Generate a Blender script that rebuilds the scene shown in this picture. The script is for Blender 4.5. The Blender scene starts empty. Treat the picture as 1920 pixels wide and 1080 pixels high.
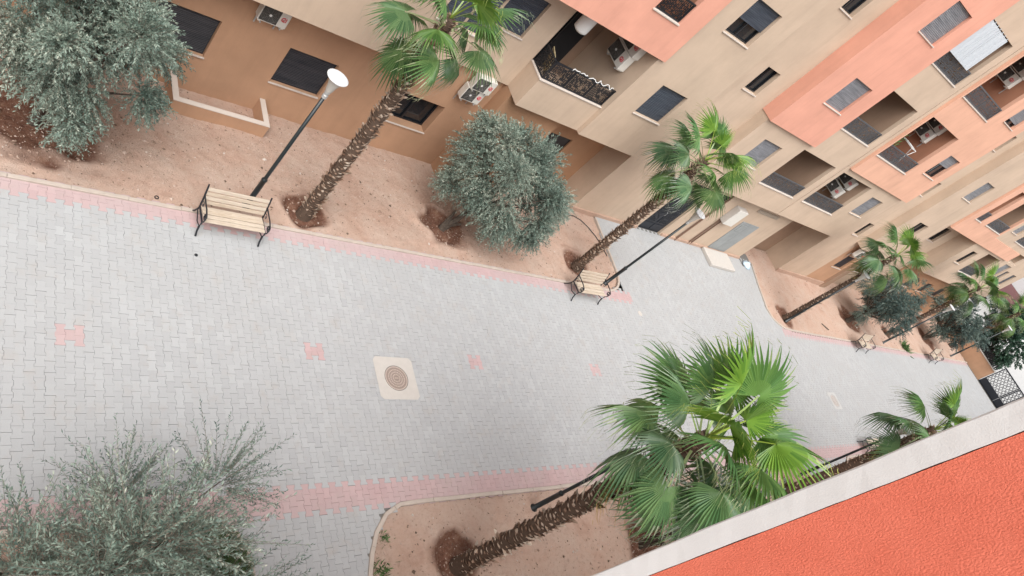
import bpy, math, random
import numpy as np
from mathutils import Vector, Matrix

sc = bpy.context.scene
COL = sc.collection
R = math.radians
# ------------------------------------------------------------------ camera
CAM_R = np.array([[0.7179636, -0.2857162, 0.6347397],
                  [0.1212620, -0.8465948, -0.5182401],
                  [0.6854369, 0.4490473, -0.5731777]])      # rows: right, down, forward
CAM_H = 12.0
CAM_F = 1335.86 / 1920
cam_data = bpy.data.cameras.new('camera')
cam_data.sensor_width = 36.0
cam_data.lens = CAM_F * 36.0
cam_data.clip_start = 0.05
cam_data.clip_end = 2000
cam = bpy.data.objects.new('camera', cam_data)
m = Matrix.Identity(4)
for i in range(3):
    m[i][0] = CAM_R[0][i]; m[i][1] = -CAM_R[1][i]; m[i][2] = -CAM_R[2][i]
m[2][3] = CAM_H
cam.matrix_world = m
COL.objects.link(cam)
sc.camera = cam
# ------------------------------------------------------------------ sky and sun (bright, hazy, soft light)
SUN_EL, SUN_AZ = 56.0, -128.0          # azimuth of the sun measured from +X towards +Y
world = bpy.data.worlds.new('World'); sc.world = world; world.use_nodes = True
nt = world.node_tree; nt.nodes.clear()
sky = nt.nodes.new('ShaderNodeTexSky'); sky.sky_type = 'NISHITA'; sky.sun_disc = False
sky.sun_elevation = R(SUN_EL); sky.sun_rotation = R(90 - SUN_AZ)
sky.air_density = 1.0; sky.dust_density = 4.0; sky.ozone_density = 1.0
hs = nt.nodes.new('ShaderNodeHueSaturation'); hs.inputs['Saturation'].default_value = 0.32
bg = nt.nodes.new('ShaderNodeBackground'); bg.inputs['Strength'].default_value = 0.11
out = nt.nodes.new('ShaderNodeOutputWorld')
nt.links.new(sky.outputs[0], hs.inputs['Color']); nt.links.new(hs.outputs[0], bg.inputs[0]); nt.links.new(bg.outputs[0], out.inputs[0])
sun_d = bpy.data.lights.new('sun', 'SUN'); sun_d.energy = 2.0; sun_d.angle = R(60); sun_d.color = (1.0, 0.988, 0.97)
sun = bpy.data.objects.new('sun', sun_d)
sd = Vector((math.cos(R(SUN_EL)) * math.cos(R(SUN_AZ)), math.cos(R(SUN_EL)) * math.sin(R(SUN_AZ)), math.sin(R(SUN_EL))))
sun.rotation_euler = sd.to_track_quat('Z', 'Y').to_euler()
COL.objects.link(sun)
sc.view_settings.view_transform = 'Standard'; sc.view_settings.look = 'None'
sc.view_settings.gamma = 1.0; sc.view_settings.use_curve_mapping = False
sc.view_settings.exposure = 0.93

rng = np.random.default_rng(7)
random.seed(7)

# ------------------------------------------------------------------ materials
MATS = {}
def new_mat(name):
    mt = bpy.data.materials.new(name); mt.use_nodes = True
    n = mt.node_tree; b = n.nodes['Principled BSDF']
    MATS[name] = mt
    return mt, n, b
def L(n, a, b): n.links.new(a, b)
def node(n, t, **kw):
    x = n.nodes.new(t)
    for k, v in kw.items():
        if k in x.inputs.keys(): x.inputs[k].default_value = v
        else: setattr(x, k, v)
    return x
def rgb(c): return (c[0], c[1], c[2], 1)
def mixc(n, fac, a, b, mode='MIX'):
    x = n.nodes.new('ShaderNodeMix'); x.data_type = 'RGBA'; x.blend_type = mode
    for sock, v in ((x.inputs[0], fac), (x.inputs[6], a), (x.inputs[7], b)):
        if hasattr(v, 'links'): L(n, v, sock)
        elif isinstance(v, (int, float)): sock.default_value = v
        else: sock.default_value = rgb(v)
    return x.outputs[2]
def noise(n, scale, detail=6, rough=0.6, vec=None, dist=0):
    x = node(n, 'ShaderNodeTexNoise', Scale=scale, Detail=detail, Roughness=rough, Distortion=dist)
    if vec is not None: L(n, vec, x.inputs['Vector'])
    return x.outputs['Fac']
def ramp(n, src, stops):
    x = n.nodes.new('ShaderNodeValToRGB'); e = x.color_ramp.elements
    while len(e) < len(stops): e.new(0.5)
    for el, (p, c) in zip(e, stops):
        el.position = p; el.color = rgb(c) if not isinstance(c, (int, float)) else (c, c, c, 1)
    L(n, src, x.inputs[0]); return x.outputs[0]
def wpos(n): return n.nodes.new('ShaderNodeNewGeometry').outputs['Position']
def bump(n, b, src, strength, dist=0.02):
    x = node(n, 'ShaderNodeBump', Strength=strength, Distance=dist); L(n, src, x.inputs['Height']); L(n, x.outputs[0], b.inputs['Normal'])
def plain(name, c, rough=0.6, metal=0.0, var=0.0, vs=8.0, spec=0.5):
    mt, n, b = new_mat(name); b.inputs['Roughness'].default_value = rough; b.inputs['Metallic'].default_value = metal
    b.inputs['Specular IOR Level'].default_value = spec
    if var:
        f = noise(n, vs, 5, 0.65, wpos(n))
        L(n, mixc(n, f, [v * (1 - var) for v in c], [min(1, v * (1 + var)) for v in c]), b.inputs['Base Color'])
    else: b.inputs['Base Color'].default_value = rgb(c)
    return mt
def stucco(name, c, bscale=60, bstr=0.25, var=0.08, streak=0.20, bdist=0.02):
    mt, n, b = new_mat(name); b.inputs['Roughness'].default_value = 0.92; b.inputs['Specular IOR Level'].default_value = 0.2
    p = wpos(n)
    f = noise(n, 0.9, 7, 0.62, p)
    col = mixc(n, ramp(n, f, [(0.3, 0.0), (0.7, 1.0)]), [v * (1 - var) for v in c], [min(1, v * (1 + var)) for v in c])
    mp = node(n, 'ShaderNodeMapping'); mp.inputs['Scale'].default_value = (2.6, 2.6, 0.22); L(n, p, mp.inputs[0])
    f2 = noise(n, 1.4, 6, 0.7, mp.outputs[0])
    g = ramp(n, f2, [(0.48, 0.0), (0.78, 1.0)])
    col = mixc(n, g, col, mixc(n, streak, col, [v * 0.45 for v in c]))
    L(n, col, b.inputs['Base Color'])
    bump(n, b, noise(n, bscale, 4, 0.6, p), bstr, bdist)
    return mt
def attr_ramp(name, stops, rough=0.6, attr='tint', spec=0.4, trans=0.0, noise_amt=0.0):
    """colour picked by a per-face attribute stored on the mesh"""
    mt, n, b = new_mat(name); b.inputs['Roughness'].default_value = rough; b.inputs['Specular IOR Level'].default_value = spec
    a = n.nodes.new('ShaderNodeAttribute'); a.attribute_name = attr
    c = ramp(n, a.outputs['Fac'], stops)
    L(n, c, b.inputs['Base Color'])
    if trans:
        t = n.nodes.new('ShaderNodeBsdfTranslucent'); L(n, c, t.inputs[0])
        mx = node(n, 'ShaderNodeMixShader'); mx.inputs[0].default_value = trans
        o = n.nodes['Material Output']; L(n, b.outputs[0], mx.inputs[1]); L(n, t.outputs[0], mx.inputs[2]); L(n, mx.outputs[0], o.inputs[0])
    return mt

CREAM = (0.505, 0.39, 0.295); SALMON = (0.64, 0.32, 0.235); TAN = (0.425, 0.258, 0.163)
stucco('cream', CREAM); stucco('salmon', SALMON); stucco('salmon_far', (0.63, 0.365, 0.26)); stucco('tan', TAN, var=0.1, streak=0.18)
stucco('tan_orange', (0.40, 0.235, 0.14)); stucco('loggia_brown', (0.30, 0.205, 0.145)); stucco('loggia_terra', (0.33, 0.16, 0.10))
stucco('skirt', (0.43, 0.295, 0.225), var=0.12)
stucco('off_white', (0.545, 0.545, 0.54), 160, 0.25, 0.05, 0.22, 0.006)
plain('sill', (0.52, 0.455, 0.40), 0.8, var=0.08, vs=3)
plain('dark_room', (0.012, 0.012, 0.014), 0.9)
plain('black_metal', (0.012, 0.014, 0.018), 0.42, var=0.3, vs=20)
plain('rail_grey', (0.075, 0.078, 0.085), 0.5, var=0.2, vs=10)
plain('gate_black', (0.010, 0.013, 0.020), 0.45)
plain('pole_black', (0.012, 0.018, 0.020), 0.35)
plain('grey_metal', (0.42, 0.42, 0.41), 0.4, 0.3)
plain('white_plastic', (0.74, 0.74, 0.72), 0.5, var=0.04)
plain('lamp_cap', (0.55, 0.56, 0.57), 0.5)
plain('ac_white', (0.62, 0.60, 0.55), 0.5, var=0.10, vs=6)
plain('ac_dark', (0.05, 0.05, 0.048), 0.6)
plain('ac_grille', (0.16, 0.15, 0.135), 0.5)
plain('logo_red', (0.55, 0.02, 0.04), 0.4)
plain('red', (0.5, 0.04, 0.03), 0.5)
plain('white_sheet', (0.44, 0.47, 0.50), 0.45)
plain('concrete', (0.41, 0.405, 0.395), 0.9, var=0.12, vs=5)
plain('concrete_pale', (0.46, 0.43, 0.395), 0.92, var=0.10, vs=7)
plain('kerb_stone', (0.42, 0.36, 0.31), 0.95, var=0.22, vs=4)
plain('joint_sand', (0.15, 0.143, 0.132), 1.0, var=0.2, vs=10)
plain('pipe_brown', (0.17, 0.10, 0.07), 0.6, var=0.2)
plain('beige_board', (0.55, 0.45, 0.26), 0.8, var=0.1)
plain('white_paint', (0.62, 0.62, 0.61), 0.7, var=0.04, vs=0.5)
plain('road_pale', (0.40, 0.395, 0.385), 0.9, var=0.06, vs=0.6)
plain('roof_red', (0.10, 0.03, 0.028), 0.7, var=0.2, vs=2)
plain('blue_bag', (0.50, 0.62, 0.72), 0.5, var=0.12, vs=9)
plain('pebble', (0.46, 0.36, 0.29), 0.95, var=0.4, vs=3)

def lamp_glass():
    mt, n, b = new_mat('lamp_diffuser'); b.inputs['Base Color'].default_value = (0.62, 0.60, 0.55, 1); b.inputs['Roughness'].default_value = 0.25
    b.inputs['Transmission Weight'].default_value = 0.35
lamp_glass()
def glass_mat():
    mt, n, b = new_mat('window_glass'); b.inputs['Base Color'].default_value = (0.015, 0.018, 0.022, 1); b.inputs['Roughness'].default_value = 0.06
    b.inputs['Specular IOR Level'].default_value = 0.8
glass_mat()
def shutter_mat(name, c, lo):
    mt, n, b = new_mat(name); b.inputs['Roughness'].default_value = 0.38
    p = wpos(n); mp = node(n, 'ShaderNodeMapping'); mp.inputs['Scale'].default_value = (0.6, 0.6, 9.0); L(n, p, mp.inputs[0])
    f = noise(n, 2.4, 4, 0.6, mp.outputs[0])
    L(n, mixc(n, ramp(n, f, [(0.35, 0.0), (0.65, 1.0)]), lo, c), b.inputs['Base Color'])
shutter_mat('shutter', (0.062, 0.075, 0.095), (0.028, 0.035, 0.05))
shutter_mat('shutter_dark', (0.030, 0.030, 0.036), (0.006, 0.008, 0.014))
shutter_mat('shutter_grey', (0.23, 0.235, 0.25), (0.13, 0.135, 0.15))
def wood_mat():
    mt, n, b = new_mat('bench_wood'); b.inputs['Roughness'].default_value = 0.6
    tc = n.nodes.new('ShaderNodeTexCoord'); mp = node(n, 'ShaderNodeMapping'); mp.inputs['Scale'].default_value = (1.2, 14, 14); L(n, tc.outputs['Object'], mp.inputs[0])
    f = noise(n, 3.0, 6, 0.65, mp.outputs[0], 0.6)
    oi = n.nodes.new('ShaderNodeObjectInfo')
    col = ramp(n, f, [(0.3, (0.33, 0.255, 0.185)), (0.55, (0.45, 0.37, 0.285)), (0.8, (0.52, 0.455, 0.375))])
    L(n, mixc(n, oi.outputs['Random'], col, mixc(n, 0.25, col, (0.62, 0.57, 0.5))), b.inputs['Base Color'])
    bump(n, b, f, 0.2, 0.004)
wood_mat()
def paver_mat(name, c, c2, single):
    mt, n, b = new_mat(name); b.inputs['Roughness'].default_value = 0.93; b.inputs['Specular IOR Level'].default_value = 0.2
    p = wpos(n)
    if single: t = n.nodes.new('ShaderNodeObjectInfo').outputs['Random']
    else:
        a = n.nodes.new('ShaderNodeAttribute'); a.attribute_name = 'tint'; t = a.outputs['Fac']
    col = mixc(n, t, [v * 0.925 for v in c], [v * 1.06 for v in c])
    big = noise(n, 0.55, 6, 0.62, p)
    col = mixc(n, ramp(n, big, [(0.38, 0.0), (0.68, 0.85)]), col, c2)
    mid = noise(n, 2.3, 6, 0.7, p, 0.4)
    col = mixc(n, ramp(n, mid, [(0.54, 0.0), (0.80, 0.65)]), col, (0.355, 0.315, 0.27))
    pale = noise(n, 1.3, 7, 0.7, p)
    col = mixc(n, ramp(n, pale, [(0.62, 0.0), (0.80, 0.55)]), col, (0.45, 0.455, 0.46))
    fine = noise(n, 90, 3, 0.7, p)
    col = mixc(n, 0.22, col, mixc(n, ramp(n, fine, [(0.3, 0.0), (0.7, 1.0)]), [v * 0.7 for v in c], [v * 1.2 for v in c]))
    L(n, col, b.inputs['Base Color'])
    bump(n, b, fine, 0.25, 0.004)
GREY = (0.372, 0.378, 0.381); PINK = (0.44, 0.312, 0.308)
for s_ in (0, 1):
    paver_mat('paver_grey' + ('_one' if s_ else ''), GREY, (0.352, 0.355, 0.355), s_)
    paver_mat('paver_pink' + ('_one' if s_ else ''), PINK, (0.41, 0.345, 0.338), s_)
def soil_mat():
    mt, n, b = new_mat('soil'); b.inputs['Roughness'].default_value = 1.0; b.inputs['Specular IOR Level'].default_value = 0.1
    p = wpos(n)
    f = noise(n, 1.1, 8, 0.68, p, 0.3)
    col = ramp(n, f, [(0.25, (0.38, 0.235, 0.18)), (0.42, (0.48, 0.335, 0.262)), (0.60, (0.495, 0.37, 0.30)), (0.8, (0.515, 0.41, 0.345))])
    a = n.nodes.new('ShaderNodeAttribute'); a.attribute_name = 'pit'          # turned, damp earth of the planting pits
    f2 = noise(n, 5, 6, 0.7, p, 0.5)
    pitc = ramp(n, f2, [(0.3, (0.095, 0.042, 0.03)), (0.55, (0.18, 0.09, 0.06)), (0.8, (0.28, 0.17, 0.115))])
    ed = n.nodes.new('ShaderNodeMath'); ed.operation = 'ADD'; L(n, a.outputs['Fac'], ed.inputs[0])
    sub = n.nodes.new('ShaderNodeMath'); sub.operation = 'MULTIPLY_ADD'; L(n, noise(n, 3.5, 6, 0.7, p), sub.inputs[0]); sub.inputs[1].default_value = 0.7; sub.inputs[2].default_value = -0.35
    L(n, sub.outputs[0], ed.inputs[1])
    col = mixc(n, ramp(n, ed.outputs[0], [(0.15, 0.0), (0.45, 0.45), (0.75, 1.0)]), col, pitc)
    ltr = noise(n, 5.5, 8, 0.78, p, 0.3)
    col = mixc(n, ramp(n, ltr, [(0.56, 0.0), (0.72, 0.45)]), col, (0.27, 0.175, 0.13))
    mot = noise(n, 14, 6, 0.75, p)
    col = mixc(n, ramp(n, mot, [(0.36, 0.35), (0.50, 0.0)]), col, (0.33, 0.225, 0.175))
    spk = noise(n, 42, 4, 0.75, p)
    col = mixc(n, ramp(n, spk, [(0.66, 0.0), (0.75, 0.6)]), col, (0.2, 0.145, 0.11))
    spk2 = noise(n, 60, 3, 0.75, p)
    col = mixc(n, ramp(n, spk2, [(0.64, 0.0), (0.74, 0.7)]), col, (0.60, 0.52, 0.45))
    L(n, col, b.inputs['Base Color'])
    bump(n, b, noise(n, 30, 9, 0.8, p), 0.9, 0.045)
soil_mat()
def bark_mat():
    mt, n, b = new_mat('bark'); b.inputs['Roughness'].default_value = 0.95
    f = noise(n, 12, 6, 0.7, wpos(n))
    L(n, ramp(n, f, [(0.3, (0.035, 0.026, 0.02)), (0.7, (0.11, 0.085, 0.065))]), b.inputs['Base Color']); bump(n, b, f, 0.6)
bark_mat()
attr_ramp('palm_boot', [(0.0, (0.08, 0.045, 0.03)), (0.35, (0.25, 0.155, 0.105)), (0.7, (0.40, 0.29, 0.215)), (1.0, (0.56, 0.47, 0.38))], 0.85, spec=0.2)
plain('palm_core', (0.09, 0.058, 0.04), 0.95, var=0.4, vs=12)
attr_ramp('olive_leaf', [(0.0, (0.035, 0.066, 0.054)), (0.4, (0.13, 0.185, 0.15)), (0.75, (0.26, 0.32, 0.26)), (1.0, (0.46, 0.47, 0.38))], 0.5, trans=0.10)
attr_ramp('olive_leaf_far', [(0.0, (0.03, 0.058, 0.055)), (0.5, (0.075, 0.12, 0.11)), (1.0, (0.20, 0.25, 0.20))], 0.55, trans=0.15)
attr_ramp('dark_leaf', [(0.0, (0.012, 0.035, 0.022)), (0.6, (0.03, 0.075, 0.045)), (1.0, (0.08, 0.14, 0.09))], 0.4, trans=0.1)
attr_ramp('weed_leaf', [(0.0, (0.045, 0.105, 0.035)), (1.0, (0.14, 0.24, 0.08))], 0.6, trans=0.2)
plain('twig', (0.17, 0.15, 0.12), 0.9)
def frond_mat():
    mt, n, b = new_mat('frond'); b.inputs['Roughness'].default_value = 0.38; b.inputs['Specular IOR Level'].default_value = 0.42
    a = n.nodes.new('ShaderNodeAttribute'); a.attribute_name = 'tint'
    oi = n.nodes.new('ShaderNodeObjectInfo')
    fresh = ramp(n, a.outputs['Fac'], [(0.0, (0.19, 0.25, 0.09)), (0.2, (0.115, 0.195, 0.065)), (0.75, (0.048, 0.112, 0.036)), (1.0, (0.27, 0.30, 0.18))])
    col = mixc(n, 1.0, fresh, oi.outputs['Color'], 'MULTIPLY')
    L(n, col, b.inputs['Base Color'])
    t = n.nodes.new('ShaderNodeBsdfTranslucent'); L(n, col, t.inputs[0])
    mx = node(n, 'ShaderNodeMixShader'); mx.inputs[0].default_value = 0.25
    o = n.nodes['Material Output']; L(n, b.outputs[0], mx.inputs[1]); L(n, t.outputs[0], mx.inputs[2]); L(n, mx.outputs[0], o.inputs[0])
frond_mat()
def near_salmon():
    mt, n, b = new_mat('near_salmon'); b.inputs['Roughness'].default_value = 0.85; b.inputs['Specular IOR Level'].default_value = 0.25
    p = wpos(n); mp = node(n, 'ShaderNodeMapping'); mp.inputs['Scale'].default_value = (1, 1.6, 1); L(n, p, mp.inputs[0])
    f = noise(n, 95, 5, 0.62, mp.outputs[0], 0.3); g = noise(n, 4, 8, 0.7, p)
    c = mixc(n, ramp(n, g, [(0.3, 0.0), (0.7, 1.0)]), (0.70, 0.165, 0.10), (0.78, 0.205, 0.13)); L(n, c, b.inputs['Base Color'])
    bump(n, b, f, 0.85, 0.02)
near_salmon()
M = MATS

# ------------------------------------------------------------------ mesh helpers
class MB:
    def __init__(s): s.v = []; s.f = []; s.mi = []; s.t = []
    def add(s, vs, fs, mi=0, t=0.5):
        o = len(s.v); s.v.extend([tuple(map(float, x)) for x in vs])
        for f in fs: s.f.append([o + i for i in f]); s.mi.append(mi); s.t.append(t)
    def box(s, a, b, mi=0, t=0.5):
        x0, y0, z0 = a; x1, y1, z1 = b
        s.add([(x0, y0, z0), (x1, y0, z0), (x1, y1, z0), (x0, y1, z0), (x0, y0, z1), (x1, y0, z1), (x1, y1, z1), (x0, y1, z1)],
              [(0, 3, 2, 1), (4, 5, 6, 7), (0, 1, 5, 4), (1, 2, 6, 5), (2, 3, 7, 6), (3, 0, 4, 7)], mi, t)
    def cbox(s, a, b, c=0.01, mi=0, t=0.5):
        """box with chamfered edges: three nested boxes' corner loops"""
        x0, y0, z0 = a; x1, y1, z1 = b
        def ring(z, i): return [(x0 + i + (c if k in (0,) else 0), 0, 0) for k in range(0)]
        def loop(z, i):
            return [(x0 + i + c, y0 + i, z), (x1 - i - c, y0 + i, z), (x1 - i, y0 + i + c, z), (x1 - i, y1 - i - c, z), (x1 - i - c, y1 - i, z), (x0 + i + c, y1 - i, z), (x0 + i, y1 - i - c, z), (x0 + i, y0 + i + c, z)]
        vs = loop(z0, c) + loop(z0 + c, 0) + loop(z1 - c, 0) + loop(z1, c)
        fs = [tuple(reversed(range(8))), tuple(range(24, 32))]
        for k in range(3):
            for i in range(8): fs.append((k * 8 + i, k * 8 + (i + 1) % 8, k * 8 + 8 + (i + 1) % 8, k * 8 + 8 + i))
        s.add(vs, fs, mi, t)
    def quad(s, a, b, c, d, mi=0, t=0.5): s.add([a, b, c, d], [(0, 1, 2, 3)], mi, t)
    def tube(s, pts, r, n=8, mi=0, t=0.5, cap=True):
        pts = [Vector(p) for p in pts]; rs = r if isinstance(r, (list, tuple)) else [r] * len(pts)
        vs = []; up = None
        for i, p in enumerate(pts):
            d = (pts[min(i + 1, len(pts) - 1)] - pts[max(i - 1, 0)]).normalized()
            if up is None: up = Vector((0, 0, 1)) if abs(d.z) < 0.9 else Vector((1, 0, 0))
            x = d.cross(up); x = x.normalized() if x.length > 1e-6 else d.orthogonal().normalized()
            y = d.cross(x).normalized(); up = -y if False else up
            for k in range(n):
                a = 2 * math.pi * k / n; vs.append(p + x * (math.cos(a) * rs[i]) + y * (math.sin(a) * rs[i]))
        fs = []
        for i in range(len(pts) - 1):
            for k in range(n): fs.append((i * n + k, i * n + (k + 1) % n, (i + 1) * n + (k + 1) % n, (i + 1) * n + k))
        if cap: fs.append(tuple(reversed(range(n)))); fs.append(tuple(range((len(pts) - 1) * n, len(pts) * n)))
        s.add(vs, fs, mi, t)
    def lathe(s, prof, c=(0, 0, 0), n=24, mi=0, t=0.5):
        vs = []
        for r, z in prof:
            for k in range(n):
                a = 2 * math.pi * k / n; vs.append((c[0] + r * math.cos(a), c[1] + r * math.sin(a), c[2] + z))
        fs = []
        for i in range(len(prof) - 1):
            for k in range(n): fs.append((i * n + k, i * n + (k + 1) % n, (i + 1) * n + (k + 1) % n, (i + 1) * n + k))
        s.add(vs, fs, mi, t)
    def mesh(s, name, mats, tint=False, smooth=False):
        me = bpy.data.meshes.new(name); me.from_pydata(s.v, [], s.f)
        for mt in (mats if isinstance(mats, (list, tuple)) else [mats]): me.materials.append(M[mt] if isinstance(mt, str) else mt)
        if len(set(s.mi)) > 1: me.polygons.foreach_set('material_index', s.mi)
        if tint:
            a = me.attributes.new('tint', 'FLOAT', 'FACE'); a.data.foreach_set('value', s.t)
        if smooth: me.polygons.foreach_set('use_smooth', [True] * len(me.polygons))
        me.update(); return me
    def build(s, name, mats, parent=None, loc=None, tint=False, smooth=False):
        return link(name, s.mesh(name, mats, tint, smooth), parent, loc)
def link(name, data, parent=None, loc=None):
    o = bpy.data.objects.new(name, data); COL.objects.link(o)
    if parent is not None: o.parent = parent
    if loc is not None: o.location = loc
    return o
def tag(o, label=None, cat=None, group=None, kind=None):
    if label: o['label'] = label
    if cat: o['category'] = cat
    if group: o['group'] = group
    if kind: o['kind'] = kind
    return o
def empty(name, loc=(0, 0, 0), rz=0.0, label=None, cat=None, group=None, kind=None):
    o = bpy.data.objects.new(name, None); COL.objects.link(o); o.location = loc; o.rotation_euler = (0, 0, rz); o.empty_display_size = 0.2
    return tag(o, label, cat, group, kind)
def copy_tree(o, parent=None):
    c = o.copy(); COL.objects.link(c); c.parent = parent
    for ch in list(o.children): copy_tree(ch, c)
    return c
def fast_mesh(name, V, F4=None, F3=None, mats=(), tint=None, mi=None):
    """numpy arrays to mesh (quads and / or triangles)"""
    me = bpy.data.meshes.new(name); me.vertices.add(len(V)); me.vertices.foreach_set('co', np.asarray(V, np.float32).ravel())
    parts = []; sizes = []
    if F4 is not None and len(F4): parts.append(np.asarray(F4, np.int32).ravel()); sizes.append(np.full(len(F4), 4, np.int32))
    if F3 is not None and len(F3): parts.append(np.asarray(F3, np.int32).ravel()); sizes.append(np.full(len(F3), 3, np.int32))
    idx = np.concatenate(parts); sz = np.concatenate(sizes); st = np.concatenate([[0], np.cumsum(sz)[:-1]]).astype(np.int32)
    me.loops.add(len(idx)); me.loops.foreach_set('vertex_index', idx)
    me.polygons.add(len(sz)); me.polygons.foreach_set('loop_start', st); me.polygons.foreach_set('loop_total', sz)
    for mt in mats: me.materials.append(M[mt])
    if mi is not None: me.polygons.foreach_set('material_index', np.asarray(mi, np.int32))
    if tint is not None:
        a = me.attributes.new('tint', 'FLOAT', 'FACE'); a.data.foreach_set('value', np.asarray(tint, np.float32))
    me.polygons.foreach_set('use_smooth', [False] * len(sz))
    me.update(calc_edges=True); return me

# ================================================================== GROUND
g = MB(); g.quad((-300, -300, -0.95), (600, -300, -0.95), (600, 400, -0.95), (-300, 400, -0.95))
tag(g.build('ground', 'soil'), kind='structure')

# bed outlines (metres; X along the walk, Y across)
def arc(cx, cy, r, a0, a1, n=8): return [(cx + r * math.cos(R(a0 + (a1 - a0) * i / n)), cy + r * math.sin(R(a0 + (a1 - a0) * i / n))) for i in range(n + 1)]
KE1 = [(-8, 10.0), (19.2, 10.0)] + arc(19.2, 11.0, 1.0, -90, 0, 8)[1:] + [(20.22, 12.2), (20.27, 13.36)]
BED1 = KE1 + [(20.27, 14.6), (-8, 14.6)]
KE2 = [(32.3, 13.36), (31.75, 11.9), (31.38, 10.7)] + [(31.45, 10.25), (31.75, 9.95), (32.2, 9.75)] + [(33.0, 9.68), (62.4, 9.62)]
BED2 = KE2 + [(62.4, 14.7), (32.3, 14.7)]
KE3 = [(-8, 3.6), (4.5, 3.6), (4.85, 3.55), (5.15, 3.43), (5.4, 3.22), (5.55, 2.92), (5.6, 2.55), (5.62, -1.3)]
BED3 = KE3 + [(-8, -1.3)]
KE4 = [(7.72, -1.3), (7.8, 2.17), (7.93, 2.55), (8.11, 2.92), (8.42, 3.26), (8.8, 3.42), (9.3, 3.44), (26.5, 3.44), (27.0, 3.36), (27.35, 3.12), (27.45, 2.8), (27.5, -1.3)]
BED4 = KE4
KE5 = [(31.0, -1.3), (31.05, 2.6), (31.25, 3.1), (31.7, 3.4), (32.3, 3.44), (62.4, 3.44)]
BED5 = KE5 + [(62.4, -1.3)]
def inside(poly, X, Y):
    c = np.zeros(X.shape, bool); n = len(poly)
    for i in range(n):
        x0, y0 = poly[i]; x1, y1 = poly[(i + 1) % n]
        if y0 == y1: continue
        k = ((y0 > Y) != (y1 > Y)) & (X < (x1 - x0) * (Y - y0) / (y1 - y0) + x0); c ^= k
    return c
def sstep(a, b, x): t = np.clip((x - a) / (b - a), 0, 1); return t * t * (3 - 2 * t)
PITS = [(2.4, 11.75, 1.15), (7.95, 10.72, 0.55), (12.45, 11.25, 0.85), (18.0, 10.85, 0.62), (33.1, 10.5, 0.6), (41.9, 11.25, 0.95), (55.5, 11.2, 0.9), (47.4, 10.9, 0.55),
        (9.95, 2.2, 0.6), (16.2, 1.75, 0.8), (2.6, 2.3, 0.9), (25.5, 2.5, 0.5)]
def vnoise(X, Y, s, seed):
    r = np.random.default_rng(seed).random((64, 64)); x = X * s; y = Y * s; xi = np.floor(x).astype(int); yi = np.floor(y).astype(int); fx = x - xi; fy = y - yi
    fx = fx * fx * (3 - 2 * fx); fy = fy * fy * (3 - 2 * fy)
    g_ = lambda a, b: r[a % 64, b % 64]
    return (g_(xi, yi) * (1 - fx) + g_(xi + 1, yi) * fx) * (1 - fy) + (g_(xi, yi + 1) * (1 - fx) + g_(xi + 1, yi + 1) * fx) * fy
def soil_z(X, Y):
    X = np.asarray(X, float); Y = np.asarray(Y, float)
    up1 = np.where(Y > 8, sstep(10.3, 14.0, Y) * 0.40 * (1 - sstep(14.5, 18.5, X)) + sstep(10.2, 13.6, Y) * 0.14 * sstep(37, 41, X), 0)
    z = -0.035 - up1 + 0.05 * (vnoise(X, Y, 0.9, 3) - 0.5) + 0.03 * (vnoise(X, Y, 3.1, 4) - 0.5) + 0.018 * (vnoise(X, Y, 8.3, 6) - 0.5) + 0.014 * (vnoise(X, Y, 15.7, 7) - 0.5)
    for (cx, cy, r) in PITS:
        d = np.hypot(X - cx, Y - cy) / r + 0.5 * (vnoise(X, Y, 2.2, 5) - 0.5)
        z += (-0.17 if cx < 30 else -0.10) * (1 - sstep(0.55, 0.95, d)) + (0.05 if cx < 30 else 0.02) * np.exp(-((d - 1.12) / 0.16) ** 2)
    return z
def soil_bed(poly, name, step=0.1):
    xs = [p[0] for p in poly]; ys = [p[1] for p in poly]
    gx = np.arange(min(xs), max(xs) + step, step); gy = np.arange(min(ys), max(ys) + step, step)
    X, Y = np.meshgrid(gx, gy, indexing='ij'); Z = soil_z(X, Y)
    V = np.stack([X, Y, Z], -1).reshape(-1, 3); ny = len(gy)
    I, J = np.meshgrid(np.arange(len(gx) - 1), np.arange(ny - 1), indexing='ij')
    k = inside(poly, gx[I] + step / 2, gy[J] + step / 2); I = I[k]; J = J[k]
    F = np.stack([I * ny + J, (I + 1) * ny + J, (I + 1) * ny + J + 1, I * ny + J + 1], -1)
    me = fast_mesh(name, V, F, mats=['soil'])
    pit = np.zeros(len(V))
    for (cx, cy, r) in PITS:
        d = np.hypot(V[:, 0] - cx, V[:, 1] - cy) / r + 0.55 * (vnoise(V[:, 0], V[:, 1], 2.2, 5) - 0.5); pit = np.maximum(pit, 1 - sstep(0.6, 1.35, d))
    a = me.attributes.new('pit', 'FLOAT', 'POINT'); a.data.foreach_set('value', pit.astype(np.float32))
    me.polygons.foreach_set('use_smooth', [True] * len(me.polygons))
    return tag(link(name, me), kind='structure')
for p_, st in ((BED1, 0.045), (BED2, 0.12), (BED3, 0.09), (BED4, 0.045), (BED5, 0.2)): soil_bed(p_, 'planting_bed', st)

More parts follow.
